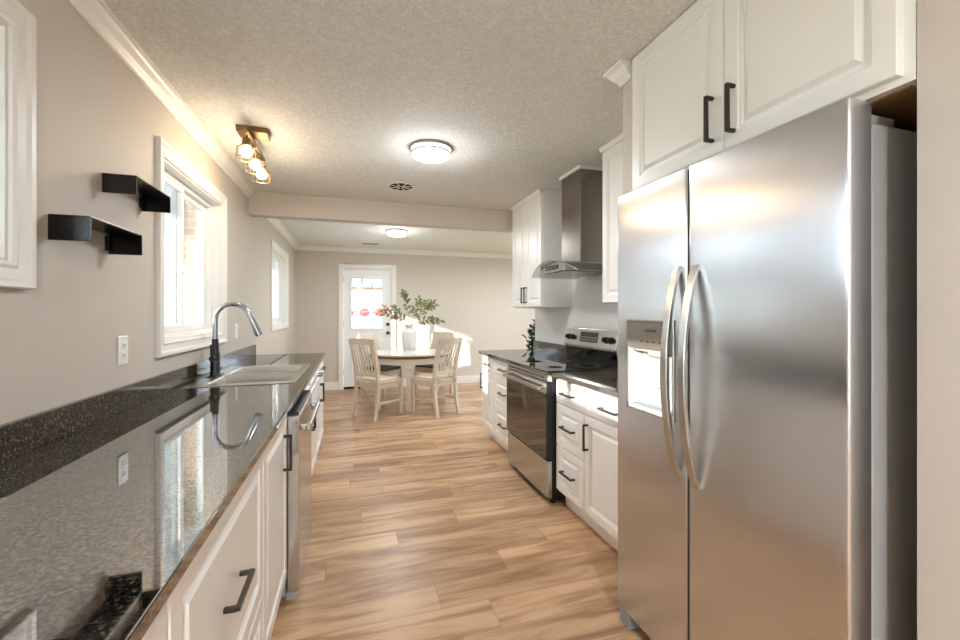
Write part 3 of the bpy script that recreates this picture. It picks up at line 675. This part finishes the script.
# back guard
bgd = obj('control_backguard', MB().prism([(.57, .922), (.57, .925), (.540, 1.045), (.533, 1.05), (.563, 1.192), (.575, 1.197), (.66, 1.197), (.66, .922)], lambda a, b: (-hw, a, b), lambda a, b: (hw, a, b)), M['steel'], rg, bev=.003)
obj('lower_panel', MB().prism([(.569, .925), (.542, 1.036), (.537, 1.036), (.562, .925)], lambda a, b: (-hw + .006, a, b), lambda a, b: (hw - .006, a, b)), M['blackglass'], bgd)
tilt = math.atan2(.03, .142)
def on_guard(x, z, off): # point on the slanted control face
    s = (z - 1.05) / .142; y = .533 + .03 * s; return (x, y - off * math.cos(tilt), z + off * math.sin(tilt))
def knob(x, z, parent):
    m = MB(); n = Vector((0, -math.cos(tilt), math.sin(tilt))); p = Vector(on_guard(x, z, 0))
    m.tube([p, p + n * .006, p + n * .0061, p + n * .028], [.026, .026, .020, .018], 20)
    m.bar(p + n * .028, p + n * .036, .008, .034)
    return obj('knob', m, M['black'], parent)
for kx_ in (-hw + .065, -hw + .135, hw - .135, hw - .065): knob(kx_, 1.115, bgd)
dp = [on_guard(x, z, .0015) for x, z in ((-.13, 1.085), (.13, 1.085), (.13, 1.165), (-.13, 1.165))] + [on_guard(x, z, -.001) for x, z in ((-.13, 1.085), (.13, 1.085), (.13, 1.165), (-.13, 1.165))]
dsp = obj('display', MB().add(dp, [(0, 1, 2, 3), (7, 6, 5, 4), (0, 4, 5, 1), (1, 5, 6, 2), (2, 6, 7, 3), (3, 7, 4, 0)]), M['display'], bgd)
bt = MB()
for i in range(7):
    for j in range(2):
        p0 = on_guard(-.105 + i * .035, 1.102 + j * .02, .0018); bt.box(p0[0] - .009, p0[0] + .009, p0[1] - .0008, p0[1] + .0005, p0[2] - .004, p0[2] + .004)
obj('touch_keys', bt, M['nickel'], dsp)

# ---- range hood
hd = thing('range_hood', 'stainless chimney range hood with curved glass canopy', 'range hood', (1.949, 2.96, 1.64), R(-90))
# local: x along wall (far->near), y into wall (front negative)
obj('chimney', MB().box(-.150, .150, -.29, -.0005, .07, .785), M['hoodsteel'], hd, bev=.0015)
obj('chimney_trim', MB().box(-.165, .165, -.305, -.0005, .785, .808), M['trim'], hd, bev=.002, label='white trim collar at the ceiling')
vt = MB()
for i in range(4): vt.box(.1502, .1512, -.075 + i * .014, -.067 + i * .014, .70, .755)
obj('chimney_vent', vt, M['dark'], hd)
bd = MB(); n = 20
top = []; 
for i in range(n + 1):
    x = -.21 + .42 * i / n; top.append((x, .088 - .060 * (abs(x) / .38) ** 2 - .006))
poly = top + [(.21, .0), (-.21, .0)]
bd.prism(poly, lambda a, b: (a, -.455, b), lambda a, b: (a, -.002, b))
obj('canopy_body', bd, M['steel'], hd, bev=.002)
gm = MB(); poly = []
for i in range(29): x = -.385 + .77 * i / 28; poly.append((x, .088 - .100 * (abs(x) / .385) ** 2))
poly += [(x, z - .006) for x, z in reversed(poly)]
up = poly[:29]; vs = []
def gl_y(x): return -.50 + .05 * (x / .385) ** 2
for x, z in up: vs += [(x, gl_y(x), z), (x, -.003, z), (x, -.003, z - .006), (x, gl_y(x), z - .006)]
fs = []
for i in range(28):
    for k in range(4): fs.append((i * 4 + k, i * 4 + (k + 1) % 4, (i + 1) * 4 + (k + 1) % 4, (i + 1) * 4 + k))
fs += [(3, 2, 1, 0), (112, 113, 114, 115)]
# opening for the chimney is simply below it: the chimney starts above the sheet
gm.add(vs, fs, True)
obj('glass_canopy', gm, M['hoodglass'], hd, label='curved clear glass visor')
edge = MB().tube([(x, gl_y(x) - .001, z - .003) for x, z in up], .0035, 8)
obj('glass_edge', edge, M['steel'], hd)
obj('control_strip', MB().box(-.10, .10, -.4585, -.4555, .020, .050), M['blackglass'], hd)
for i in range(5): obj('control_button', MB().lathe([(.0001, -.4605), (.007, -.4605), (.007, -.4585)], 12, (-.07 + i * .035, 0, .035), 'y'), M['nickel'], hd)
obj('filter', MB().box(-.18, .18, -.43, -.05, -.006, -.0005), M['hoodsteel'], hd)

# ---- dishwasher
dw = thing('dishwasher', 'stainless dishwasher with bar handle under the left counter', 'dishwasher', (-.24, 2.375, 0), R(90))
hw2 = .292
obj('tub', MB().box(-hw2 - .005, hw2 + .005, .058, .66, .02, .88), M['casegrey'], dw)
dd = obj('door', MB().box(-hw2, hw2, 0, .052, .035, .845), M['steel'], dw, bev=.004)
obj('control_strip', MB().box(-hw2 + .004, hw2 - .004, .004, .050, .8455, .862), M['black'], dw, bev=.003)
hn = MB().box(-hw2 + .03, hw2 - .03, -.048, -.026, .765, .795)
for sx in (-1, 1): hn.box(sx * (hw2 - .03), sx * (hw2 - .055), -.028, -.0005, .768, .792)
obj('handle', hn, M['steel'], dd, bev=.005)
obj('toe_panel', MB().box(-hw2, hw2, .010, .056, .0, .033), M['casegrey'], dw)
obj('badge', MB().box(-.03, .03, -.0012, -.0004, .42, .428), M['nickel'], dd)

# ---- sink
sk = thing('sink', 'stainless double-bowl drop-in sink set in the granite', 'sink', (-.606, 3.07, .914))
rim = MB().cells([-.278, -.19, .235, .279], [-.46, -.41, -.385, -.022, .022, .41, .46], [.0005, .005], lambda x, y, z: not (-.19 < x <   .235 and (.022 < abs(y) < .41) and y > -.385))
obj('rim', rim, M['sinksteel'], sk, bev=.0018)
for y0, y1 in ((-.385, -.022), (.022, .41)):
    m = MB(); w_, h_ = .425, y1 - y0
    f = lambda a, b, hh: (-.19 + a, y0 + b, hh)
    m.rings(w_, h_, [(0, .0045), (.004, -.004), (.012, -.15), (.022, -.175), (.045, -.187)], f, False, True)
    b_ = obj('bowl', m, M['sinksteel'], sk)
    obj('drain', MB().lathe([(.0001, -.184), (.03, -.184), (.042, -.181), (.045, -.1865)], 24, (.02, (y0 + y1) / 2, 0)), M['nickel'], b_)
fc = thing('faucet', 'tall gooseneck pull-down faucet with black base beside the sink', 'faucet', (-.845, 3.03, .9192))
obj('base', MB().lathe([(.034, 0), (.034, .006), (.030, .010), (.028, .016), (.027, .13), (.022, .16), (.0185, .225), (.018, .235)], 28), M['black'], fc)
pts = [(0, 0, .215), (0, 0, .36)]
Rr = .100
for i in range(0, 17): a = math.pi - math.pi * .90 * i / 16; pts.append((Rr + Rr * math.cos(a), 0, .36 + Rr * math.sin(a)))
obj('spout', MB().tube(pts, .0155, 18), M['chrome'], fc)
e = Vector(pts[-1]); dirn = (Vector(pts[-1]) - Vector(pts[-2])).normalized()
obj('spray_head', MB().tube([e - dirn * .004, e + dirn * .015, e + dirn * .135, e + dirn * .15], [.0158, .0165, .0245, .0225], 20), M['chrome'], fc)
lv = MB().tube([(0, -.02, .115), (0, -.075, .115)], .016, 18)
obj('lever_hub', lv, M['black'], fc)
obj('lever', MB().tube([(0, -.066, .118), (.0, -.076, .16), (.0, -.084, .205)], [.008, .007, .006], 10), M['black'], fc)
obj('deck_plate', MB().box(-.03, .03, -.085, .085, 0, .005), M['black'], fc, bev=.002)

# ================================================================ WALL ITEMS
def u_shelf(label, y0, y1, z0, z1):
    t = thing('wall_shelf', label, 'shelf', (XL, (y0 + y1) / 2, z0), 0, 'black floating wall shelves')
    L = y1 - y0; h = z1 - z0; d_ = .112; k = .006
    obj('top_plate', MB().box(.0005, d_, -L / 2, L / 2, h - k, h), M['shelf'], t, bev=.0015)
    for sy in (-1, 1):
        obj('side_flange', MB().box(.0005, d_, sy * (L / 2 - k), sy * L / 2, 0, h - k), M['shelf'], t, bev=.0012)
        obj('bracket', MB().box(.0005, .004, sy * (L / 2 - k), sy * (L / 2 - .03), .012, h - .012), M['handle'], t)
u_shelf('black U-shaped wall shelf, the lower and nearer of two', 1.661, 2.008, 1.553, 1.636)
u_shelf('black U-shaped wall shelf, the upper one beside the window casing', 1.958, 2.279, 1.787, 1.862)
def outlet(label, y, z, switch=False):
    t = thing('wall_switch' if switch else 'wall_outlet', label, 'switch' if switch else 'outlet', (XL, y, z))
    obj('cover_plate', MB().box(.0005, .006, -.038, .038, -.06, .06), M['plate'], t, bev=.003)
    if switch: obj('toggle', MB().box(.006, .012, -.016, .016, -.033, .033), M['plate'], t, bev=.002)
    else:
        for s in (-1, 1):
            p = obj('socket', MB().box(.006, .0085, -.017, .017, s * .021 - .015, s * .021 + .015), M['plate'], t, bev=.002)
            obj('slots', MB().box(.0086, .0090, -.008, -.005, s * .021 - .004, s * .021 + .006).box(.0086, .0090, .005, .008, s * .021 - .004, s * .021 + .005).box(.0086, .0090, -.002, .002, s * .021 - .011, s * .021 - .007), M['dark'], p)
outlet('white duplex outlet on the wall left of the window', 2.105, 1.163)
outlet('white switch plate between the window and the beam', 3.87, 1.172, True)

# ================================================================ CEILING ITEMS
def flush_light(label, x, y, power=7):
    t = thing('ceiling_light', label, 'ceiling light', (x, y, H), 0, 'round flush ceiling lights')
    obj('base_ring', MB().lathe([(.150, -.0005), (.150, -.012), (.146, -.016), (.135, -.016), (.135, -.0005)], 48), M['nickel'], t)
    df = obj('diffuser', MB().lathe([(.132, -.010), (.132, -.044), (.125, -.056), (.105, -.064), (.06, -.069), (.0001, -.070)], 48), M['diffuser'], t)
    obj('trim_band', MB().lathe([(.138, -.034), (.138, -.044), (.1325, -.046), (.1325, -.034), (.138, -.034)], 48), M['nickel'], t)
    ps = MB()
    for i in range(4): a = R(45 + 90 * i); ps.box(.136 * math.cos(a) - .002, .136 * math.cos(a) + .002, .136 * math.sin(a) - .002, .136 * math.sin(a) + .002, -.036, -.015)
    obj('band_post', ps, M['nickel'], t)
    L = bpy.data.lights.new('ceiling_lamp', 'AREA'); L.shape = 'DISK'; L.size = .25; L.energy = power; L.color = (.93, .97, 1)
    lo = bpy.data.objects.new('ceiling_lamp', L); COL.objects.link(lo); lo.parent = t; lo.location = (0, 0, -.078)
    L = bpy.data.lights.new('side_glow_lamp', 'POINT'); L.shadow_soft_size = .12; L.energy = 2.5; L.color = (.93, .97, 1)
    lo = bpy.data.objects.new('ceiling_lamp', L); COL.objects.link(lo); lo.parent = t; lo.location = (0, 0, -.175)
flush_light('round lit flush ceiling light in the kitchen', .509, 2.823)
flush_light('round lit flush ceiling light over the dining area', .573, 5.80)
flush_light('added unseen round fill light on the ceiling behind the viewer', .20, -1.6, 34)  # extra fixture out of view, added to brighten the near end
flush_light('added unseen round fill light at the right end of the dining area', 3.0, 5.80, 16)  # extra fixture out of view, added to brighten the dining area
# round supply vent
v = thing('ceiling_vent', 'round ceiling air vent in the kitchen before the beam', 'vent', (.404, 3.735, H))
obj('plate', MB().lathe([(.118, -.0005), (.118, -.004), (.108, -.007), (.0001, -.007)], 40), M['trim'], v)
gm = MB()
for r_ in (.095, .075, .055, .035):
    gm.lathe([(r_ - .006, -.0075), (r_ + .006, -.0075), (r_ + .006, -.0085), (r_ - .006, -.0085), (r_ - .006, -.0075)], 36)
obj('slot_ring', gm, M['dark'], v)
gm = MB()
for i in range(8): a = R(45 * i + 20); gm.bar((.02 * math.cos(a), .02 * math.sin(a), -.0105), (.104 * math.cos(a), .104 * math.sin(a), -.0105), .008, .003)
obj('spokes', gm, M['trim'], v)
v = thing('ceiling_vent', 'small rectangular ceiling vent over the dining area', 'vent', (.26, 6.98, H))
obj('plate', MB().box(-.15, .15, -.07, .07, -.006, -.0005), M['trim'], v, bev=.002)
gm = MB()
for i in range(7): gm.box(-.125, .125, -.052 + i * .016, -.044 + i * .016, -.008, -.0062)
obj('louvres', gm, M['duct'], v)
# track light
tl = thing('track_light', 'aged brass three-head caged track light by the window wall', 'track light', (-.60, 2.86, H))
obj('canopy', MB().box(-.075, .095, -.06, .06, -.035, -.0005), M['brass'], tl, bev=.003)
obj('track_bar', MB().box(-.014, .014, -.18, .34, -.075, -.055), M['brass'], tl, bev=.002)
obj('bar_post', MB().box(-.012, .012, -.012, .012, -.056, -.034), M['brass'], tl)
for i, yy in enumerate((-.13, .10, .29)):
    h_ = obj('lamp_head', MB().lathe([(.006, 0), (.006, -.018), (.022, -.022), (.026, -.06), (.024, -.064), (.0001, -.064)], 20, (0, yy, -.085)), M['brass'], tl)
    cg = MB()
    for k in range(8):
        a = 2 * math.pi * k / 8
        cg.tube([(.024 * math.cos(a), yy + .024 * math.sin(a), -.143), (.052 * math.cos(a), yy + .052 * math.sin(a), -.165), (.058 * math.cos(a), yy + .058 * math.sin(a), -.225)], .0018, 6)
    for z_, r_ in ((-.165, .052), (-.225, .058)):
        cg.tube([(r_ * math.cos(2 * math.pi * q / 24), yy + r_ * math.sin(2 * math.pi * q / 24), z_) for q in range(25)], .0020, 6, False)
    obj('wire_cage', cg, M['brass'], h_)
    obj('bulb', MB().lathe([(.0001, -.215), (.018, -.211), (.032, -.195), (.035, -.182), (.024, -.162), (.014, -.150), (.013, -.146)], 20, (0, yy, 0)), M['bulb'], h_)
    L = bpy.data.lights.new('bulb_lamp', 'POINT'); L.energy = 1.1; L.color = (1, .80, .58); L.shadow_soft_size = .03
    lo = bpy.data.objects.new('bulb_lamp', L); COL.objects.link(lo); lo.parent = tl; lo.location = (0, yy, -.255)

# ================================================================ DINING SET
TX, TY = .79, 6.10
tb = thing('dining_table', 'round whitewashed pedestal dining table with brown edge', 'table', (TX, TY, 0), R(-98))
obj('tabletop', MB().lathe([(.0001, .728), (.565, .728), (.60, .738), (.602, .752), (.596, .760), (.0001, .760)], 64), M['tabletop'], tb)
obj('edge_band', MB().lathe([(.545, .7275), (.588, .7275), (.594, .720), (.582, .706), (.545, .706), (.545, .7275)], 64), M['brownedge'], tb, label='brown wooden rim under the top')
obj('apron', MB().lathe([(.50, .62), (.52, .62), (.52, .7055), (.50, .7055), (.50, .62)], 48), M['cream2'], tb)
for k in range(4):
    a = R(90 * k); cx, cy = .465 * math.cos(a), .465 * math.sin(a)
    m = MB(); rr = .046
    q = lambda s: [(cx + s * math.cos(a + R(45 + 90 * i)), cy + s * math.sin(a + R(45 + 90 * i))) for i in range(4)]
    lv_ = [(.050, .0), (.055, .02), (.055, .075), (.048, .09), (.046, .55), (.056, .57), (.056, .6995)]
    vs = [(x, y, z) for s, z in lv_ for x, y in q(s * 1.25)]
    fs = [(i * 4 + j, i * 4 + (j + 1) % 4, (i + 1) * 4 + (j + 1) % 4, (i + 1) * 4 + j) for i in range(len(lv_) - 1) for j in range(4)] + [(3, 2, 1, 0), tuple(len(lv_) * 4 - 4 + i for i in range(4))]
    m.add(vs, fs); obj('leg', m, M['cream2'], tb, bev=.002)

def chair_common(t, mat, back_solid):
    W2, D = .205, .40
    for s in (-1, 1):
        obj('front_leg', MB().bar((.20, s * (W2 - .01), 0), (.20, s * (W2 - .01), .43), .030, .030, (1, 0, 0), .042, .042), mat, t, bev=.003)
        m = MB(); y = s * (W2 - .012)
        path = [(-.255, 0), (-.215, .20), (-.200, .44), (-.212, .62), (-.255, .82), (-.300, .985)]
        for i in range(len(path) - 1):
            (xa, za), (xb, zb) = path[i], path[i + 1]
            wa = .040; m.hexa([(xa - .018, y - .019, za), (xa + .020, y - .019, za), (xa + .020, y + .019, za), (xa - .018, y + .019, za)],
                [(xb - .018, y - .019, zb), (xb + .020, y - .019, zb), (xb + .020, y + .019, zb), (xb - .018, y + .019, zb)])
        obj('rear_leg', m, mat, t)
    m = MB()
    for s in (-1, 1): m.box(-.18, .18, s * (W2 - .022), s * (W2 - .002), .375, .43)
    m.box(.190, .210, -W2 + .03, W2 - .03, .375, .43); m.box(-.205, -.185, -W2 + .03, W2 - .03, .375, .43)
    obj('seat_rail', m, mat, t, bev=.002)
    m = MB()
    for s in (-1, 1): m.bar((-.215, s * (W2 - .012), .19), (.195, s * (W2 - .012), .19), .018, .028)
    obj('side_stretcher', m, mat, t, bev=.002)
    obj('cross_stretcher', MB().bar((-.01, -W2 + .02, .19), (-.01, W2 - .02, .19), .018, .026), mat, t, bev=.002)
    sm = MB().hexa([(-.215, -.20, .431), (.225, -.225, .431), (.225, .225, .431), (-.215, .20, .431)], [(-.215, -.20, .455), (.225, -.225, .455), (.225, .225, .455), (-.215, .20, .455)])
    obj('seat', sm, mat, t, bev=.008, seg=3)
def slat_chair(label, x, y, ang, cush):
    t = thing('dining_chair', label, 'chair', (x, y, 0), ang, 'chairs around the dining table')
    chair_common(t, M['cream'], False)
    # curved top rail
    m = MB(); n = 10; vs = []
    for i in range(n + 1):
        s = -1 + 2 * i / n; yy = s * .222; bx = -.030 * (1 - s * s)
        for (dx, z) in ((-.013, .932), (.009, .932), (.004, .995 + .012 * (1 - s * s)), (-.018, .995 + .012 * (1 - s * s))): vs.append((-.288 + bx + dx, yy, z))
    fs = [(i * 4 + k, i * 4 + (k + 1) % 4, (i + 1) * 4 + (k + 1) % 4, (i + 1) * 4 + k) for i in range(n) for k in range(4)] + [(3, 2, 1, 0), (n * 4, n * 4 + 1, n * 4 + 2, n * 4 + 3)]
    m.add(vs, fs, False); obj('top_rail', m, M['cream'], t, bev=.004)
    obj('lower_rail', MB().bar((-.206, -.19, .545), (-.206, .19, .545), .022, .045), M['cream'], t, bev=.002)
    for i in range(7):
        yy = -.153 + .051 * i; s = yy / .205; bx = -.028 * (1 - s * s)
        pts = [(-.205, .565), (-.218 + bx * .4, .68), (-.248 + bx * .8, .80), (-.289 + bx, .938)]
        m = MB()
        for j in range(3):
            (xa, za), (xb, zb) = pts[j], pts[j + 1]
            m.hexa([(xa - .006, yy - .009, za), (xa + .006, yy - .009, za), (xa + .006, yy + .009, za), (xa - .006, yy + .009, za)], [(xb - .006, yy - .009, zb), (xb + .006, yy - .009, zb), (xb + .006, yy + .009, zb), (xb - .006, yy + .009, zb)])
        obj('back_slat', m, M['cream'], t)
    cs = obj('seat_cushion', MB().hexa([(-.19, -.185, .456), (.205, -.205, .456), (.205, .205, .456), (-.19, .185, .456)], [(-.18, -.175, .492), (.195, -.195, .488), (.195, .195, .488), (-.18, .175, .492)]), cush, t, bev=.014, seg=4)
    for s in (-1, 1):
        m = MB().tube([(-.18, s * .16, .475), (-.225, s * .17, .485), (-.245, s * .13, .47), (-.235, s * .08, .445)], .007, 8)
        m.tube([(-.225, s * .17, .485), (-.25, s * .15, .455), (-.24, s * .165, .41)], .006, 8)
        obj('cushion_tie', m, cush, cs)
    return t
slat_chair('cream slat-back dining chair at the near left side of the table', .315, 5.545, R(41), M['linen'])
slat_chair('cream slat-back dining chair at the near right side of the table', 1.03, 5.475, R(124), M['linen'])
def pad_chair(label, x, y, ang):
    t = thing('dining_chair', label, 'chair', (x, y, 0), ang, 'chairs around the dining table')
    chair_common(t, M['cream'], True)
    m = MB()
    path = [(-.203, .50), (-.212, .62), (-.255, .82), (-.302, 1.0)]
    for j in range(3):
        (xa, za), (xb, zb) = path[j], path[j + 1]
        m.hexa([(xa - .02, -.185, za), (xa + .028, -.185, za), (xa + .028, .185, za), (xa - .02, .185, za)], [(xb - .02, -.185, zb), (xb + .028, -.185, zb), (xb + .028, .185, zb), (xb - .02, .185, zb)])
    obj('back_pad', m, M['linen'], t, label='beige upholstered back pad')
    obj('seat_cushion', MB().hexa([(-.19, -.185, .456), (.215, -.215, .456), (.215, .215, .456), (-.19, .185, .456)], [(-.18, -.175, .500), (.205, -.205, .496), (.205, .205, .496), (-.18, .175, .500)]), M['slate'], t, bev=.014, seg=4, label='dark slate seat cushion')
pad_chair('beige padded dining chair at the far left of the table near the door', .42, 6.56, R(-43))
pad_chair('beige padded dining chair at the far right of the table in the sunlight', 1.24, 6.66, R(226))

# vase and branches
VX, VY = .805, 6.33
va = obj('vase', MB().lathe([(.0001, 0), (.072, 0), (.078, .006), (.088, .05), (.093, .13), (.093, .235), (.086, .265), (.060, .292), (.046, .305), (.044, .325), (.054, .345), (.062, .352), (.056, .352), (.040, .330), (.038, .305), (.05, .28), (.06, .25), (.06, .02), (.0001, .02)], 72, rib=.012, ribn=24), M['vase'], loc=(VX, VY, .7605))
va.scale = (1.13, 1.13, 1.06)
tag(va, 'pale grey ribbed ceramic vase on the dining table', 'vase')
vr = Vector((.9566, -.2915, 0)); vf = Vector((.2915, .9566, 0)); rnd = random.Random(5)
def leaf_faces(m, p, d, nrm, L, Wd):
    d = d.normalized(); s = d.cross(nrm).normalized(); nn = s.cross(d)
    pr = [(0, .0), (.25, .8), (.55, 1.0), (.82, .62), (1, 0)]
    c_ = [p + d * L * a + nn * (.10 * L * math.sin(a * 3.1)) for a, _ in pr]
    l_ = [c_[i] + s * Wd / 2 * pr[i][1] + nn * .012 * pr[i][1] for i in range(5)]; r_ = [c_[i] - s * Wd / 2 * pr[i][1] + nn * .012 * pr[i][1] for i in range(5)]
    vs = [v_ for i in range(5) for v_ in (l_[i], c_[i], r_[i])]
    vs = vs + [v_ - nn * .0012 for v_ in vs]
    fs = []
    for i in range(4):
        a = i * 3; fs += [(a, a + 1, a + 4, a + 3), (a + 1, a + 2, a + 5, a + 4), (a + 15 + 3, a + 15 + 4, a + 16, a + 15), (a + 15 + 4, a + 15 + 5, a + 17, a + 16)]
    m.add(vs, fs, True)
def branch(label, du, dz, depth, leafmat, twigs=1, lscale=1.0):
    base = Vector((VX, VY, .80)); neck = Vector((VX, VY, 1.115)) + vr * max(-.022, min(.022, du * .09))
    end = Vector((VX, VY, 1.115)) + vr * du + vf * depth + Vector((0, 0, dz))
    mid = neck * .45 + end * .55 + Vector((0, 0, .10 + .05 * rnd.random())) - vr * du * .12
    pts = [base - Vector((0, 0, 0))] + [neck * (1 - s) ** 2 + mid * 2 * s * (1 - s) + end * s * s for s in [i / 9 for i in range(10)]]
    pts = [p - Vector((VX, VY, .79)) for p in pts]
    t = thing('leafy_branch', label, 'branch', (VX, VY, .79), 0, 'leafy branches standing in the vase')
    st = MB().tube(pts, .0035, 7, r2=.0015)
    lf = MB()
    def leaves(P_, n, L0):
        for i in range(n):
            s = .36 + .64 * i / (n - 1); k = s * (len(P_) - 1); a = int(min(k, len(P_) - 2)); p = P_[a].lerp(P_[a + 1], k - a)
            tang = (P_[a + 1] - P_[a]).normalized()
            side = (tang.cross(vf)).normalized() * (1 if i % 2 else -1)
            dd = (tang * .55 + side * .8 + Vector((rnd.uniform(-.4, .4), rnd.uniform(-.5, .5), rnd.uniform(-.3, .3)))).normalized()
            if i == n - 1: dd = tang
            nr = (-vf + Vector((rnd.uniform(-.7, .7), rnd.uniform(-.4, .4), rnd.uniform(-.2, .9)))).normalized()
            leaf_faces(lf, p, dd, nr, L0 * rnd.uniform(.75, 1.15), L0 * .50)
    leaves(pts, 12, .085 * lscale)
    for q in range(twigs):
        i0 = 6 + q; p0 = pts[i0]; d0 = ((pts[i0 + 1] - pts[i0]).normalized() + Vector((rnd.uniform(-.7, .7), rnd.uniform(-.5, .5), rnd.uniform(-.2, .9)))).normalized()
        tp = [p0 + d0 * .16 * s / 4 for s in range(5)]; st.tube(tp, .0016, 6); leaves(tp, 6, .07 * lscale)
    obj('stem', st, M['stem'], t); obj('leaves', lf, leafmat, t)
branch('leafy branch reaching far left with a russet tip toward the door', -.47, .20, -.05, M['rustleaf'], 1, 1.0)
branch('green leafy branch arching left beside the russet one', -.22, .14, .05, M['leaf'], 2)
branch('tallest green leafy branch standing almost upright in the vase', -.06, .46, .0, M['leaf'], 2, 1.1)
branch('green leafy branch rising to the upper right of the vase', .20, .36, .06, M['leaf'], 2, 1.05)
branch('green leafy branch fanning out high on the right', .38, .30, -.04, M['leaf'], 2)
branch('low green leafy branch drooping to the far right of the vase', .46, .08, .05, M['leaf'], 1)

# floor plant behind the counter end
pp = thing('potted_plant', 'tall green leafy plant peeking past the end of the far counter', 'plant', (2.19, 4.72, 0))
obj('pot', MB().lathe([(.0001, 0), (.12, 0), (.13, .01), (.155, .30), (.165, .31), (.165, .33), (.145, .33), (.14, .29), (.0001, .29)], 32), M['pot'], pp)
obj('soil', MB().lathe([(.0001, .300), (.138, .292)], 24), M['soil'], pp)
st = MB(); lf = MB()
for i in range(16):
    a = rnd.uniform(0, 6.28); r0 = rnd.uniform(0, .05); sp_ = rnd.uniform(.02, .10); hh = rnd.uniform(.66, .90)
    if i == 0: hh = .91; sp_ = .03
    pts = [Vector((r0 * math.cos(a) + sp_ * math.cos(a) * s * s, r0 * math.sin(a) + sp_ * math.sin(a) * s * s, .29 + hh * s)) for s in [q / 6 for q in range(7)]]
    st.tube(pts, .005, 6, r2=.002)
    for k in range(18):
        s = .25 + .75 * k / 17; q = s * 6; b_ = int(min(q, 5)); p = pts[b_].lerp(pts[b_ + 1], q - b_); an = rnd.uniform(0, 6.28)
        leaf_faces(lf, p, Vector((math.cos(an), math.sin(an), rnd.uniform(.1, .9))), Vector((rnd.uniform(-.5, .5), rnd.uniform(-.5, .5), 1)), rnd.uniform(.07, .10), .05)
obj('stems', st, M['green'], pp); obj('leaves', lf, M['green'], pp)

# ================================================================ OUTSIDE
o = obj('ground', MB().box(-60, 60, -60, 90, -.45, -.30), M['grass']); o['kind'] = 'structure'; o['label'] = 'green lawn outside the windows'; o['category'] = 'ground'
o = obj('patio', MB().box(-9, -1.10, -9, 9.5, -.30, -.20).box(-1.10, 9.5, 7.75, 12, -.30, -.20).box(-1.10, 9.5, -9, -3.4, -.30, -.20), M['concrete']); o['kind'] = 'structure'; o['label'] = 'added pale concrete patio bouncing neutral light into the house'; o['category'] = 'ground'  # pale slab added as a reflector, bounces neutral light through the windows
# brick porch pier and white post beyond the sink window
o = obj('brick_pier', MB().box(-1.54, -1.37, 4.40, 4.70, -.199, 2.4495), M['brick']); tag(o, 'tan brick porch pier seen through the sink window', 'pillar')
o = obj('porch_post', MB().box(-1.345, -1.22, 4.48, 4.62, -.199, 2.4495).box(-1.36, -1.205, 4.46, 4.64, -.199, -.1), M['siding'], bev=.005); tag(o, 'white porch post beside the brick pier outside', 'post')
def house(label, x, y, wx, wy, h, wallm, rz=0, nwin=3):
    t = thing('house', label, 'house', (x, y, -.30), rz)
    obj('walls', MB().box(-wx / 2, wx / 2, -wy / 2, wy / 2, 0, h), wallm, t)
    obj('roof', MB().prism([(-wy / 2 - .5, h), (wy / 2 + .5, h), (0, h + 1.8)], lambda a, b: (-wx / 2 - .4, a, b), lambda a, b: (wx / 2 + .4, a, b)), M['roof'], t)
    for i in range(nwin):
        xx = -wx / 2 + wx * (i + .5) / nwin
        f = obj('window', MB().rings(1.2, 1.2, [(0, 0), (0, .05), (.1, .05), (.1, .0)], lambda a, b, hh: (xx - .6 + a, -wy / 2 - hh, 1.0 + b), False, False), M['siding'], t)
        obj('pane', MB().box(xx - .5, xx + .5, -wy / 2 - .02, -wy / 2 - .005, 1.1, 2.1), M['display'], f)
    return t
o = obj('lawn', MB().prism([(13, -.2995), (46, .9), (75, .9), (75, -.2995)], lambda a, b: (-25, a, b), lambda a, b: (30, a, b)), M['grass']); o['kind'] = 'structure'; o['label'] = 'pale green lawn rising toward the neighbouring house'; o['category'] = 'ground'
hs = house('pinkish brick house across the lawn beyond the back door', 1.5, 55, 22, 8, 3.4, M['redbrick'], 0, 2); hs.location.z = .901
house('white sided house seen through the left windows', -16, 20, 9, 7, 3.0, M['siding'], R(20), 3)
def bush(label, x, y, r, mat):
    m = MB(); rn = random.Random(int(x * 100)); n1, n2 = 14, 20; vs = []
    for i in range(n1 + 1):
        for j in range(n2):
            th = math.pi * i / n1; ph = 2 * math.pi * j / n2; rr = r * (1 + rn.uniform(-.13, .13) * math.sin(th))
            vs.append((rr * math.sin(th) * math.cos(ph), rr * math.sin(th) * math.sin(ph), r * .9 + rr * .9 * math.cos(th)))
    fs = [(i * n2 + j, i * n2 + (j + 1) % n2, (i + 1) * n2 + (j + 1) % n2, (i + 1) * n2 + j) for i in range(n1) for j in range(n2)]
    m.add(vs, fs, True); o = obj('shrub', m, mat, loc=(x, y, .93)); tag(o, label, 'shrub', 'red shrubs beyond the back door'); return o
bush('left one of three round red shrubs seen through the door glass', -0.5, 48, .52, M['redbush'])
bush('middle one of three round red shrubs seen through the door glass', 1.15, 48, .52, M['redbush'])
bush('right one of three round red shrubs seen through the door glass', 2.8, 48, .52, M['redbush'])
